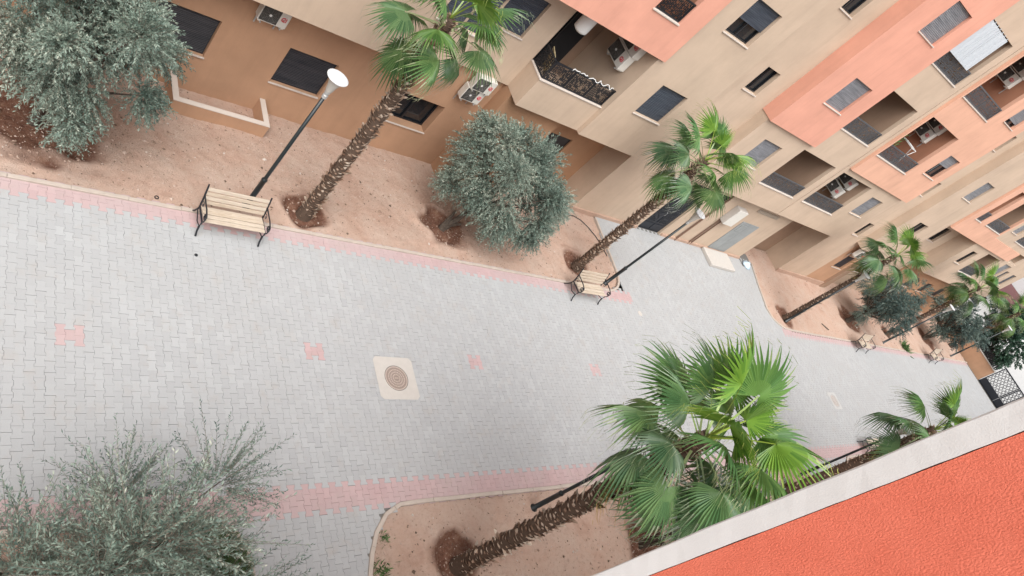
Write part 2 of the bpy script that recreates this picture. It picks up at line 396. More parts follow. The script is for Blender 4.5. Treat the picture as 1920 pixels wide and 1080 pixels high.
# kerbs: short stones laid end to end
def kerb(path, far=False):
    root = empty('kerb', (path[0][0], path[0][1], 0), kind='structure')
    P_ = [Vector((x, y, 0)) for x, y in path]; W = 0.045
    # resample into stones
    stones = []; cur = [P_[0]]; acc = 0.0; SL = 1.0 if not far else 2.0
    for a, b in zip(P_[:-1], P_[1:]):
        seg = (b - a).length; d = 0.0
        while acc + seg - d >= SL:
            d += SL - acc; q = a.lerp(b, d / seg); cur.append(q); stones.append(cur); cur = [q]; acc = 0.0
        acc += seg - d
        if (b - cur[-1]).length > 1e-4: cur.append(b)
    if len(cur) > 1: stones.append(cur)
    for st in stones:
        mb = MB(); n = len(st); rows = []
        zt = 0.045 + random.uniform(-0.006, 0.006); off = random.uniform(-0.006, 0.006)
        for i, p in enumerate(st):
            d = (st[min(i + 1, n - 1)] - st[max(i - 1, 0)]).normalized(); nrm = Vector((-d.y, d.x, 0))
            q = p + nrm * off
            if i == 0: q = q + d * 0.004
            if i == n - 1: q = q - d * 0.004
            c = 0.010
            rows.append([q - nrm * W + Vector((0, 0, -0.2)), q - nrm * W + Vector((0, 0, zt - c)), q - nrm * (W - c) + Vector((0, 0, zt)), q + nrm * (W - c) + Vector((0, 0, zt)), q + nrm * W + Vector((0, 0, zt - c)), q + nrm * W + Vector((0, 0, -0.2))])
        vs = [v for r_ in rows for v in r_]; fs = []
        for i in range(n - 1):
            for k in range(5): fs.append((i * 6 + k, i * 6 + 6 + k, i * 6 + 7 + k, i * 6 + k + 1))
        fs.append(tuple(range(6))); fs.append(tuple(reversed(range((n - 1) * 6, n * 6))))
        mb.add(vs, fs); mb.build('kerb_stone', 'kerb_stone', root, -root.location)
for k_, fr in ((KE1, 0), (KE2, 1), (KE3, 0), (KE4, 0), (KE5, 1)): kerb(k_, fr)

# pavement of interlocking dumb-bell pavers
PX, PY_ = 0.1415, 0.2035
HW, HN, HL = 0.0804, 0.0590, 0.0999
def paver_outline(inset):
    w, nn, l = HW - inset, HN - inset, HL - inset
    t, b = 0.0400, 0.0618
    pts = [(-w, -l), (w, -l), (w, -b), (nn, -t), (nn, t), (w, b), (w, l), (-w, l), (-w, b), (-nn, t), (-nn, -t), (-w, -b)]
    return np.array(pts)
def paver_arrays(near):
    if near: rings = [(paver_outline(0.0), -0.03), (paver_outline(0.0), -0.0012), (paver_outline(0.0010), 0.0)]
    else: rings = [(paver_outline(0.0), -0.012), (paver_outline(0.001), 0.0)]
    V = np.concatenate([np.c_[p, np.full(12, z)] for p, z in rings]); F = []
    for k in range(len(rings) - 1):
        for i in range(12): F.append((k * 12 + i, k * 12 + (i + 1) % 12, k * 12 + 12 + (i + 1) % 12, k * 12 + 12 + i))
    o = (len(rings) - 1) * 12
    # top: three quads (non-convex outline cut at the waist)
    F += [(o + 0, o + 1, o + 2, o + 11), (o + 11, o + 2, o + 3, o + 10), (o + 10, o + 3, o + 4, o + 9), (o + 9, o + 4, o + 5, o + 8), (o + 8, o + 5, o + 6, o + 7)]
    return V, np.array(F)
ix = np.arange(int(-5 / PX), int(62.4 / PX)); iy = np.arange(int(-1.4 / PY_), int(13.6 / PY_) + 1)
IX, IY = np.meshgrid(ix, iy, indexing='ij')
CX = IX * PX; CY = IY * PY_ + np.where(IX % 2 == 0, 0, PY_ / 2) + 0.02
CX = CX.ravel(); CY = CY.ravel(); IXr = IX.ravel(); IYr = IY.ravel()
keep = (CY > -1.25) & (CY < 13.5) & ~((CX > 31.2) & (CX < 31.4) & (CY > 13))
for poly in (BED1, BED2, BED3, BED4, BED5): keep &= ~inside(poly, CX, CY)
keep &= ~((CY > 10.1) & ((CX < 20.2) | (CX > 32.4)))
keep &= ~((abs(CX - 9.45) < 0.44) & (abs(CY - 6.28) < 0.42))
for (mx, my) in ((33.6, 6.05), (44.2, 6.2)): keep &= ~((abs(CX - mx) < 0.32) & (abs(CY - my) < 0.31))
CX, CY, IXr, IYr = CX[keep], CY[keep], IXr[keep], IYr[keep]
pink = ((CY > 9.62) & (CY < 10.0) & (CX < 20.4)) | ((CY > 9.28) & (CY < 9.7) & (CX > 31.9)) | ((CY > 3.47) & (CY < 3.9) & (CX > 4.3)) | ((CY > 3.63) & (CY < 4.0) & (CX <= 4.3))
for hx in (3.09, 7.41, 12.15, 16.8):
    i0 = 2 * round((hx / PX - 1) / 2) + 1         # centre column of the mark: an odd (shifted) column
    c_y = 6.8; rows = np.unique(CY[IXr == i0]); yc = rows[np.argmin(abs(rows - c_y))]
    pink |= (IXr == i0) & (abs(CY - yc) < 0.01)
    pink |= ((IXr == i0 - 1) | (IXr == i0 + 1)) & (abs(CY - yc) < 0.12)
rnd = rng.random(len(CX))
jx = rng.normal(0, 0.0012, len(CX)); jy = rng.normal(0, 0.0012, len(CX)); jz = rng.normal(0, 0.0006, len(CX)) + 0.006 * (vnoise(CX, CY, 0.7, 9) - 0.5)
# which pavers show largest in the photograph: nearest, inside the frame, clear of the tree crowns
Pc = np.stack([CX, CY, np.full(len(CX), -CAM_H)], -1) @ CAM_R.T
u = Pc[:, 0] / Pc[:, 2] * 1335.86 + 960; v = Pc[:, 1] / Pc[:, 2] * 1335.86 + 540
vis = (u > 6) & (u < 1914) & (v > 6) & (v < 1074) & ~((u < 540) & (v > 800)) & ~((u < 330) & (v > 740))
dist = np.where(vis, np.linalg.norm(Pc, axis=1), 1e9)
near_idx = np.argsort(dist)[:300]; is_one = np.zeros(len(CX), bool); is_one[near_idx] = True
stp = 0.1; gx = np.arange(-6, 62.6, stp); gy = np.arange(-1.35, 14.0, stp); ny = len(gy)
I, J = np.meshgrid(np.arange(len(gx) - 1), np.arange(ny - 1), indexing='ij'); mx_, my_ = gx[I] + stp / 2, gy[J] + stp / 2; ok = (my_ < 10.05) | ((mx_ > 20.2) & (mx_ < 32.3))
for poly in (BED1, BED2, BED3, BED4, BED5): ok &= ~inside(poly, mx_, my_)
I, J = I[ok], J[ok]; X_, Y_ = np.meshgrid(gx, gy, indexing='ij')
pavement = link('pavement', fast_mesh('pavement', np.stack([X_, Y_, np.full(X_.shape, -0.016)], -1).reshape(-1, 3), np.stack([I * ny + J, (I + 1) * ny + J, (I + 1) * ny + J + 1, I * ny + J + 1], -1), mats=['joint_sand'])); tag(pavement, kind='structure')
def bulk(sel, near, pk):
    V0, F0 = paver_arrays(near); s_ = np.where(sel)[0]; n = len(s_)
    V = V0[None] + np.stack([CX[s_] + jx[s_], CY[s_] + jy[s_], jz[s_]], -1)[:, None, :]
    V[:, :, 2] += (V0[None, :, 0] * rng.normal(0, 0.0025, n)[:, None] + V0[None, :, 1] * rng.normal(0, 0.0025, n)[:, None])
    F = F0[None] + (np.arange(n) * len(V0))[:, None, None]
    me = fast_mesh('pavers', V.reshape(-1, 3), F.reshape(-1, 4), mats=['paver_pink' if pk else 'paver_grey'], tint=np.repeat(rnd[s_], len(F0)))
    o = link('pavers', me, pavement); o['kind'] = 'stuff'
    return o
for pk in (False, True):
    for near in (True, False):
        bulk(~is_one & (pink == pk) & ((CX < 24) == near), near, pk)
V0, F0 = paver_arrays(True)
one_grey = fast_mesh('paver', V0, F0, mats=['paver_grey_one']); one_pink = fast_mesh('paver', V0, F0, mats=['paver_pink_one'])
for i in near_idx:
    o = link('paver', one_pink if pink[i] else one_grey, pavement, (CX[i] + jx[i], CY[i] + jy[i], jz[i]))
    o.rotation_euler = (rng.normal(0, 0.0025), rng.normal(0, 0.0025), rng.normal(0, 0.0025))

# ================================================================== THE APARTMENT BUILDING ACROSS THE WALK
BLD = empty('apartment_building', (28.5, 13.5, 0), label='long cream and salmon apartment building with shuttered windows and loggias across the walk', cat='building')
BOFF = -BLD.location
def part(mb, name, mats, parent=None, **kw):
    if parent is None: return mb.build(name, mats, BLD, BOFF, **kw)
    return mb.build(name, mats, parent, None, **kw)
def panel(name, X0, X1, Z0, Z1, Y, Yb, holes, mat, reveal=None):
    """wall slab facing -Y with rectangular openings: holes = (x0, x1, z0, z1, depth)"""
    mb = MB()
    xs = sorted({X0, X1, *[h[0] for h in holes], *[h[1] for h in holes]}); zs = sorted({Z0, Z1, *[h[2] for h in holes], *[h[3] for h in holes]})
    for a, b in zip(xs[:-1], xs[1:]):
        for c, d in zip(zs[:-1], zs[1:]):
            mx, mz = (a + b) / 2, (c + d) / 2
            if any(h[0] < mx < h[1] and h[2] < mz < h[3] for h in holes): continue
            mb.quad((a, Y, c), (b, Y, c), (b, Y, d), (a, Y, d))
    for (a, b, c, d, dp) in holes:
        y1 = Y + dp
        mb.quad((a, Y, c), (a, y1, c), (b, y1, c), (b, Y, c)); mb.quad((a, Y, d), (b, Y, d), (b, y1, d), (a, y1, d))
        mb.quad((a, Y, c), (a, Y, d), (a, y1, d), (a, y1, c)); mb.quad((b, Y, c), (b, y1, c), (b, y1, d), (b, Y, d))
    mb.quad((X0, Yb, Z0), (X0, Y, Z0), (X0, Y, Z1), (X0, Yb, Z1)); mb.quad((X1, Y, Z0), (X1, Yb, Z0), (X1, Yb, Z1), (X1, Y, Z1))
    mb.quad((X0, Yb, Z0), (X1, Yb, Z0), (X1, Y, Z0), (X0, Y, Z0)); mb.quad((X0, Y, Z1), (X1, Y, Z1), (X1, Yb, Z1), (X0, Yb, Z1))
    return part(mb, name, mat)
def shutter_mesh(x0, x1, z0, z1, y, pitch=0.047):
    mb = MB(); n = max(2, round((z1 - z0) / pitch)); h = (z1 - z0) / n
    prof = []
    for i in range(n):
        z = z0 + i * h; prof += [(y + 0.010, z), (y - 0.001, z + h * 0.3), (y - 0.001, z + h * 0.72), (y + 0.010, z + h * 0.97)]
    prof.append((y + 0.010, z1))
    for (ya, za), (yb, zb) in zip(prof[:-1], prof[1:]): mb.quad((x0, ya, za), (x1, ya, za), (x1, yb, zb), (x0, yb, zb))
    return mb
def window(x0, x1, z0, z1, Y, closed=1.0, mat='shutter', sill=True, depth=0.2, rail=False):
    """frame with glass (the part), roller shutter and sill (its pieces)"""
    f = MB(); yb = Y + depth - 0.03; w = 0.045
    f.quad((x0, Y + depth - 0.001, z0), (x1, Y + depth - 0.001, z0), (x1, Y + depth - 0.001, z1), (x0, Y + depth - 0.001, z1), 1)
    for a, b in (((x0 + .002, yb - 0.03, z0 + .002), (x0 + w, yb, z1 - .002)), ((x1 - w, yb - 0.03, z0 + .002), (x1 - .002, yb, z1 - .002)), ((x0 + w, yb - 0.03, z0 + .002), (x1 - w, yb, z0 + w)), ((x0 + w, yb - 0.03, z1 - w), (x1 - w, yb, z1 - .002)), (((x0 + x1) / 2 - 0.03, yb - 0.034, z0 + w), ((x0 + x1) / 2 + 0.03, yb - 0.004, z1 - w))): f.box(a, b)
    win = part(f, 'window', ['black_metal', 'window_glass'])
    if closed > 0:
        zb = z1 - (z1 - z0) * closed
        s_ = shutter_mesh(x0 + 0.012, x1 - 0.012, max(zb, z0 + 0.01), z1 - 0.004, Y + depth - 0.11)
        s_.box((x0 + 0.012, Y + depth - 0.112, max(zb, z0 + 0.01) - 0.005), (x1 - 0.012, Y + depth - 0.095, max(zb, z0 + 0.01) + 0.03))
        part(s_, 'shutter', mat, win)
    if sill:
        q = MB(); q.cbox((x0 - 0.03, Y - 0.04, z0 - 0.04), (x1 + 0.03, Y + depth - 0.06, z0 - 0.002), 0.006); part(q, 'sill', 'sill', win)
    return win
def lattice(mb, p0, ex, ez, W, H, cell=0.066, th=0.020, dens=0.78, seed=1, d=0.012):
    """interlaced square strap-work between two rails; p0 corner, ex direction along, ez up"""
    rr = random.Random(seed); ex = Vector(ex); ez = Vector(ez); ey = ez.cross(ex); p0 = Vector(p0)
    nx = max(2, round(W / cell)); nz = max(2, round(H / cell)); cx = W / nx; cz = H / nz
    def bar(a, b, c, e):
        vs = []
        for yy in (-d / 2, d / 2):
            for (uu, vv) in ((a, c), (b, c), (b, e), (a, e)): vs.append(p0 + ex * uu + ez * vv + ey * yy)
        mb.add(vs, [(0, 1, 2, 3), (7, 6, 5, 4), (0, 4, 5, 1), (1, 5, 6, 2), (2, 6, 7, 3), (3, 7, 4, 0)])
    half = [[[rr.random() < dens for _ in range(nz)] for _ in range((nx + 1) // 2 + 1)] for _ in range(3)]
    for i in range(nx):
        im = min(i, nx - 1 - i) if nx < 30 else min(i % 14, 13 - i % 14)
        for j in range(nz):
            x = i * cx; z = j * cz
            if half[0][im][j]: bar(x, x + cx, z - th / 2, z + th / 2)
            if half[1][im][j]: bar(x - th / 2, x + th / 2, z, z + cz)
            if half[2][im][j] and rr.random() < 0.5: bar(x + cx * 0.25, x + cx * 0.75, z + cz * 0.3, z + cz * 0.7)
def railing(x0, x1, z0, z1, y, seed=1):
    mb = MB()
    mb.box((x0, y - 0.025, z1 - 0.05), (x1, y + 0.025, z1)); mb.box((x0, y - 0.015, z0), (x1, y + 0.015, z0 + 0.04))
    k = max(1, round((x1 - x0) / 1.4))
    for i in range(k + 1):
        x = x0 + (x1 - x0) * i / k; x = min(max(x, x0 + 0.02), x1 - 0.02); mb.box((x - 0.018, y - 0.018, z0 + 0.04), (x + 0.018, y + 0.018, z1 - 0.05))
    lattice(mb, (x0, y, z0 + 0.04), (1, 0, 0), (0, 0, 1), x1 - x0, z1 - z0 - 0.09, seed=seed)
    return part(mb, 'railing', 'black_metal' if x0 < 24 else 'rail_grey')
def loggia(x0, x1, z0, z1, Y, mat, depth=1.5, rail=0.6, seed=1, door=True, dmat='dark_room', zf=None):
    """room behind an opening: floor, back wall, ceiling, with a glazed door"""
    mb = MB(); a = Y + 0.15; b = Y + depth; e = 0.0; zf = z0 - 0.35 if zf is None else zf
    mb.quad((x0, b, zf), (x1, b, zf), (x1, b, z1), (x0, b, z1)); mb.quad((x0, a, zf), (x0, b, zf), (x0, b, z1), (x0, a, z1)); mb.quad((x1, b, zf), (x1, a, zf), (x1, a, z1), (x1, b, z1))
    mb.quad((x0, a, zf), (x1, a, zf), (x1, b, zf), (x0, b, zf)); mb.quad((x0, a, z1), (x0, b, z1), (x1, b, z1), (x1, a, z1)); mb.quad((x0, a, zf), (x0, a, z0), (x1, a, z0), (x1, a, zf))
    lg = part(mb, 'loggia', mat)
    if door:
        q = MB(); dx0 = x0 + 0.35; dx1 = min(x1 - 0.5, dx0 + 1.3); dz = min(z1 - 0.12, zf + 2.1)
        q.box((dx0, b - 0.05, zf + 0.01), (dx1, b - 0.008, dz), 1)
        for i in range(3):
            x = dx0 + (dx1 - dx0) * i / 2; q.box((x - 0.03, b - 0.07, zf + 0.01), (x + 0.03, b - 0.052, dz))
        q.box((dx0, b - 0.07, dz), (dx1, b - 0.02, dz + 0.05)); part(q, 'door', ['black_metal', dmat], lg)
    if rail:
        railing(x0 + 0.005, x1 - 0.005, z0 + 0.01, z0 + rail, Y + 0.06, seed)
        q = MB(); q.cbox((x0 - 0.03, Y - 0.035, z0 - 0.045), (x1 + 0.03, Y + 0.13, z0 + 0.004), 0.008); part(q, 'sill', 'sill')
    return lg
Y0, YR, TOP, ST = 13.05, 13.5, 17.3, 3.365
# ---- first bay above the left-hand beds
wz = [4.79 + ST * i for i in range(4)]
panel('wall', -8.0, 9.9, 3.33, TOP, Y0, 16.0, [(2.0 + 3.6 * k, 3.25 + 3.6 * k, z, z + 1.19, .2) for k in range(3) for z in wz], 'cream')
for k in range(3):
    for z in wz: window(2.0 + 3.6 * k, 3.25 + 3.6 * k, z, z + 1.19, Y0)
# ---- set-back wall left of the balcony
panel('wall', 9.9, 13.05, 3.33, TOP, 13.95, 16.0, [(10.85, 12.28, z, z + 1.2, .2) for z in wz[:1]], 'cream')
for z in wz[:1]: window(10.85, 12.28, z, z + 1.2, 13.95, mat='shutter')
# ---- projecting balcony, first floor
def balcony(zb):
    mb = MB(); x0, x1, yf, yb = 13.05, 15.655, 13.2, 13.95; zt = zb + 1.02; t = 0.12
    mb.box((x0, yf, zb), (x1, yb + 1.4, zb + 0.22))                       # floor slab
    mb.box((x0, yf, zb + 0.22), (x1, yf + t, zt)); mb.box((x0, yf + t, zb + 0.22), (x0 + t, yb - 0.002, zt))
    b = part(mb, 'balcony', 'cream')
    c = MB(); c.cbox((x0 - 0.02, yf - 0.03, zt), (x1, yf + t + 0.02, zt + 0.045), 0.008); c.cbox((x0 - 0.02, yf + t + 0.02, zt), (x0 + t + 0.02, yb - 0.002, zt + 0.045), 0.008); part(c, 'coping', 'sill', b)
    r = MB(); y = yf + 0.06; zr = zt + 0.05; h = 0.58
    r.box((x0 + 0.06, y - 0.022, zr + h), (x1, y + 0.022, zr + h + 0.045)); r.box((x0 + 0.06, y - 0.015, zr), (x1, y + 0.015, zr + 0.035))
    for x in (x0 + 0.06, x0 + 0.9, x0 + 1.75, x1 - 0.03): r.box((x - 0.018, y - 0.018, zr + 0.035), (x + 0.018, y + 0.018, zr + h))
    lattice(r, (x0 + 0.06, y, zr + 0.035), (1, 0, 0), (0, 0, 1), x1 - x0 - 0.08, h - 0.035, seed=31)
    xs = x0 + 0.06; r.box((xs - 0.022, y + 0.022, zr + h), (xs + 0.022, yb, zr + h + 0.045)); r.box((xs - 0.015, y + 0.02, zr), (xs + 0.015, yb, zr + 0.035))
    lattice(r, (xs, y, zr + 0.035), (0, 1, 0), (0, 0, 1), yb - y, h - 0.035, seed=32)
    part(r, 'railing', 'black_metal')
    # the room behind
    q = MB(); xa, xb, ya, yb2, za, zc = 13.055, 15.65, 13.96, 15.35, zb + 0.225, zb + 3.2
    q.quad((xa, yb2, za), (xb, yb2, za), (xb, yb2, zc), (xa, yb2, zc)); q.quad((xa, ya, za), (xa, yb2, za), (xa, yb2, zc), (xa, ya, zc)); part(q, 'loggia', 'loggia_brown')
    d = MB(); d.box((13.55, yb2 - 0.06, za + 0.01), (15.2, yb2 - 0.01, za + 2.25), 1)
    for x in (13.52, 14.35, 13.4): d.box((x, yb2 - 0.09, za + 0.01), (x + 0.05, yb2 - 0.061, za + 2.25))
    part(d, 'door', ['black_metal', 'dark_room'])
balcony(3.33)
# ---- salmon block over the balcony
pz = [7.66, 7.66 + ST, 7.66 + 2 * ST]
panel('salmon_wall', 10.9, 15.85, 6.6, TOP, 12.97, 15.6, [(13.98, 15.08, z, z + 2.2, .15) for z in pz], 'salmon')
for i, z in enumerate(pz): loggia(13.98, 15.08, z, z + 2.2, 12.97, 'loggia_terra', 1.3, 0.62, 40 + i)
# ---- bay with the wide windows
panel('wall', 15.66, 18.87, 3.33, TOP, Y0, 15.6, [(16.67, 17.97, z, z + 1.18, .2) for z in wz], 'cream')
for i, z in enumerate(wz): window(16.67, 17.97, z, z + 1.18, Y0, 0.58 if i == 1 else 1.0)
# ---- stair strip running down to the ground
sz_ = [3.5, 6.96, 10.42, 13.88]
panel('wall', 18.95, 22.86, -0.4, TOP, YR, 16.0, [(20.1, 20.9, z, z + 0.98, .2) for z in sz_], 'cream')
for z in sz_: window(20.1, 20.9, z, z + 0.98, YR, 0.0, depth=0.2)
# ---- bay with loggias, left half
lz = [4.43, 7.8, 11.18, 14.55]
f1 = [(22.8, 24.1, 4.84, 6.05, .2), (22.99, 24.35, 8.2, 9.4, .3), (22.99, 24.35, 11.5, 12.74, .3)]
panel('wall', 21.83, 28.48, 3.42, 6.75, Y0, 15.6, [f1[0], (25.17, 28.03, lz[0], 6.43, .15)], 'cream')
panel('wall', 25.28, 28.48, 6.751, TOP, Y0, 15.6, [(25.32, 28.03, z, z + 2.0, .15) for z in lz[1:]], 'cream')
window(*f1[0][:4], Y0, mat='shutter_grey')
for i, z in enumerate(lz): loggia(25.32 if i else 25.17, 28.03, z, z + 2.0 if i else 6.43, Y0, 'loggia_brown', 1.6, 0.62, 50 + i)
pb = [(22.99, 24.35, 8.2, 9.4, .2), (22.99, 24.35, 11.5, 12.74, .2), (22.99, 24.35, 14.86, 16.05, .2)]
panel('salmon_wall', 21.8, 25.27, 6.74, TOP, 12.92, 15.0, pb, 'salmon')
for h in pb: window(*h[:4], 12.92, mat='shutter_grey')
# ---- bay with loggias, right half
panel('wall', 28.54, 28.785, 6.76, TOP, Y0, 15.6, [], 'cream')
panel('wall', 28.54, 34.95, 3.42, 6.75, Y0, 15.6, [(28.82, 31.82, 4.48, 6.43, .15), (32.72, 34.0, 4.98, 6.12, .2)], 'cream')
loggia(28.82, 31.82, 4.48, 6.43, Y0, 'loggia_brown', 1.6, 0.62, 60)
window(32.72, 34.0, 4.98, 6.12, Y0, mat='shutter_grey')
pw = [(33.2, 34.5, 8.22, 9.44, .2), (33.15, 34.45, 11.62, 12.85, .2), (33.15, 34.45, 15.0, 16.2, .2)]
pl = [(28.9, 32.15, 7.77, 10.05, .15), (28.9, 32.15, 11.18, 13.45, .15), (28.9, 32.15, 14.56, 16.6, .15)]
panel('salmon_wall', 28.79, 35.24, 6.72, TOP, 12.92, 15.6, pw + pl, 'salmon_far')
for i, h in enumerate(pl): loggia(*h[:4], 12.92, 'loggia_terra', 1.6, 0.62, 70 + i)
for i, h in enumerate(pw): window(*h[:4], 12.92, 0.45 if i == 0 else 0.85, mat='shutter_grey')
# ---- second stair strip, to the ground
s2 = [3.75, 7.17, 10.6, 14.0]
panel('wall', 35.1, 38.32, -0.5, TOP, YR, 16.0, [(36.5, 37.15, z, z + 0.95, .2) for z in s2], 'cream')
for z in s2: window(36.5, 37.15, z, z + 0.95, YR, 0.0)
# ---- next bay
w4 = [(39.05, 40.32, 5.12, 6.2, .2), (39.05, 40.32, 8.33, 9.55, .2), (39.05, 40.32, 11.7, 12.9, .2)]
panel('wall', 37.88, 41.93, 3.42, TOP, Y0, 15.6, w4, 'cream')
for i, h in enumerate(w4): window(*h[:4], Y0, 0.0 if i == 0 else 1.0, mat='shutter_grey')
# ---- recess under the third salmon block
panel('wall', 41.5, 47.6, -0.6, 6.9, 14.0, 16.0, [(44.7, 46.05, 5.1, 6.25, .2), (43.0, 44.2, 1.2, 2.4, .2)], 'cream')
window(44.7, 46.05, 5.1, 6.25, 14.0, 0.0); window(43.0, 44.2, 1.2, 2.4, 14.0, 1.0, 'shutter_dark')
p3 = [(42.72, 43.72, 7.9, 10.25, .15), (44.62, 47.6, 7.93, 10.2, .15), (42.72, 43.72, 11.3, 13.5, .15), (44.62, 47.6, 11.3, 13.5, .15)]
panel('salmon_wall', 41.96, 47.85, 6.82, TOP, 12.92, 15.6, p3, 'salmon_far')
for i, h in enumerate(p3): loggia(*h[:4], 12.92, 'loggia_brown' if i % 2 else 'loggia_terra', 1.5, 0.62, 80 + i)
panel('salmon_wall', 47.86, 54.1, 6.82, 7.62, 12.92, 15.6, [], 'salmon_far')
p4 = [(48.55, 49.8, 8.43, 9.6, .2), (50.8, 53.6, 8.1, 10.1, .15), (48.55, 49.8, 11.8, 13.0, .2), (50.8, 53.6, 11.5, 13.4, .15)]
panel('wall', 47.88, 56.98, 7.63, TOP, 12.98, 15.6, p4, 'cream')
for i, h in enumerate(p4):
    if i % 2: loggia(*h[:4], 12.98, 'loggia_brown', 1.5, 0.62, 90 + i)
    else: window(*h[:4], 12.98, mat='shutter_grey')
p5 = [(48.5, 49.55, 5.1, 6.26, .2), (50.8, 53.7, 4.68, 6.6, .15), (55.2, 56.7, 5.5, 6.6, .2)]
panel('wall', 47.36, 57.0, 3.55, 6.8, Y0, 15.6, p5, 'cream')
window(*p5[0][:4], Y0, 0.0); loggia(*p5[1][:4], Y0, 'loggia_brown', 1.5, 0.62, 95); window(*p5[2][:4], Y0, mat='shutter_grey')
p6 = [(57.9 + 2.1 * k, 58.9 + 2.1 * k, z, z + 1.2, .2) for k in range(2) for z in (4.9, 8.3, 11.7)]
panel('wall', 57.02, 62.2, 3.5, TOP, 13.3, 15.6, p6, 'cream')
for h in p6: window(*h[:4], 13.3, mat='shutter')
# ---- ground floor
YG = 14.1
gw = [(4.21, 5.57, 0.68, 1.80, .2), (7.22, 8.54, 0.63, 1.80, .2), (10.5, 12.0, 0.65, 1.75, .34)]
panel('wall', -8.0, 13.06, -0.8, 3.36, YG, 16.0, gw, 'tan')
window(*gw[0][:4], YG, mat='shutter_dark'); window(*gw[1][:4], YG, mat='shutter_dark'); window(*gw[2][:4], YG, 0.0, depth=0.34)
panel('wall', 13.06, 15.4, -0.8, 3.34, 13.62, 15.4, [], 'tan_orange')
panel('wall', 15.4, 18.97, -0.8, 3.36, 14.56, 16.0, [(16.2, 17.5, -0.3, 2.0, .2)], 'tan_orange')
q = MB(); q.box((16.2, 14.62, -0.3), (17.5, 14.7, 2.0)); part(q, 'door', 'black_metal')
panel('wall', 22.87, 31.1, -0.3, 3.45, YR + 0.01, 14.69, [(22.92, 24.5, -0.02, 2.25, .16), (23.3, 25.72, 2.32, 3.0, .16)], 'cream')
panel('wall', 31.1, 35.11, -0.5, 3.45, 14.7, 16.0, [], 'loggia_brown')
panel('wall', 38.33, 41.5, -0.6, 3.45, YR + 0.02, 15.9, [(39.15, 40.3, 1.38, 2.4, .2)], 'tan')
window(39.15, 40.3, 1.38, 2.4, YR + 0.02, mat='shutter_dark')
q = MB(); q.box((40.62, 13.36, -0.6), (41.2, 13.515, 3.45)); part(q, 'pilaster', 'loggia_brown')
gw2 = [(49.9 + 2.9 * k, 51.1 + 2.9 * k, 1.6, 2.5, .2) for k in range(4)]
panel('wall', 47.6, 62.2, -0.6, 3.58, 13.75, 15.9, gw2, 'tan_orange')
for h in gw2: window(*h[:4], 13.75, mat='shutter_dark')
def skirting(x0, x1, y, z1, z0=-0.5):
    q = MB(); q.box((x0, y - 0.07, z0), (x1, y - 0.002, z1)); part(q, 'skirting', 'skirt')
skirting(18.9, 22.85, YR, 0.14); skirting(24.6, 31.1, YR + 0.01, 0.12); skirting(35.05, 41.5, YR, 0.16)
def roof():
    q = MB(); q.box((-8.2, 12.8, TOP), (62.4, 24.0, TOP + 0.3)); part(q, 'roof', 'concrete')
    q = MB(); q.box((-8.0, 16.0, -0.8), (62.2, 23.5, TOP - 0.002)); part(q, 'rear_block', 'cream')
roof()
# entrance gate of dark sheet metal with a barred transom
def entrance():
    d = MB(); x0, x1, y = 22.94, 24.48, 13.6
    d.box((x0, y, 0.0), (x1, y + 0.05, 2.24))
    for xa, xb in ((x0 + 0.06, (x0 + x1) / 2 - 0.03), ((x0 + x1) / 2 + 0.03, x1 - 0.06)):
        d.cbox((xa, y - 0.02, 0.10), (xb, y - 0.001, 0.42), 0.006); d.cbox((xa, y - 0.02, 0.50), (xb, y - 0.001, 2.14), 0.006)
    e = part(d, 'door', 'gate_black')
    h = MB(); h.tube([(23.62, y - 0.03, 1.0), (23.62, y - 0.07, 1.03), (23.62, y - 0.07, 1.17), (23.62, y - 0.03, 1.2)], 0.012, 6); part(h, 'handle', 'grey_metal', e)
    lt = MB(); lattice(lt, (x0 + 0.1, y - 0.024, 0.55), (1, 0, 0), (0, 0, 1), 0.56, 1.55, 0.09, 0.014, 0.7, 5); part(lt, 'grille', 'black_metal', e); lt = MB(); lattice(lt, (x0 + 0.86, y - 0.024, 0.55), (1, 0, 0), (0, 0, 1), 0.56, 1.55, 0.09, 0.014, 0.7, 6); part(lt, 'grille', 'black_metal', e)
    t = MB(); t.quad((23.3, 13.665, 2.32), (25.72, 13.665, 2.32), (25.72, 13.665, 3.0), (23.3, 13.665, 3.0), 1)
    for i in range(8): t.box((23.3, 13.55, 2.36 + i * 0.085), (25.72, 13.60, 2.40 + i * 0.085))
    part(t, 'transom_grille', ['black_metal', 'dark_room'])
    gd = MB(); gd.box((28.15, 13.475, 0.14), (29.55, 13.507, 2.12)); gd.box((28.83, 13.466, 0.16), (28.86, 13.474, 2.1)); gd.cbox((28.3, 13.45, 1.5), (28.75, 13.474, 1.95), 0.006)
    part(gd, 'metal_door', 'door_grey')
    v = MB(); v.box((28.1, 13.47, 2.84), (29.9, 13.507, 3.02))
    for i in range(12): v.box((28.15 + i * 0.145, 13.455, 2.86), (28.25 + i * 0.145, 13.469, 3.0))
    part(v, 'vent_grille', 'vent')
plain('door_grey', (0.26, 0.275, 0.275), 0.75, var=0.28, vs=2.2); plain('vent', (0.36, 0.30, 0.24), 0.7)
entrance()
# light-well upstand at the foot of the wall
q = MB(); x0, x1, y0, y1, zb, zt, t = 5.08, 7.38, 13.15, YG - 0.002, -0.6, 0.0, 0.13
q.box((x0, y0, zb), (x1, y0 + t, zt)); q.box((x0, y0 + t, zb), (x0 + t, y1, zt)); q.box((x1 - t, y0 + t, zb), (x1, y1, zt))
lw = part(q, 'light_well', 'tan')
q = MB(); q.box((x0 - 0.01, y0 - 0.01, zt), (x1 + 0.01, y0 + t, zt + 0.02)); q.box((x0 - 0.01, y0 + t, zt), (x0 + t, y1, zt + 0.02)); q.box((x1 - t, y0 + t, zt), (x1 + 0.01, y1, zt + 0.02)); part(q, 'coping', 'sill', lw)

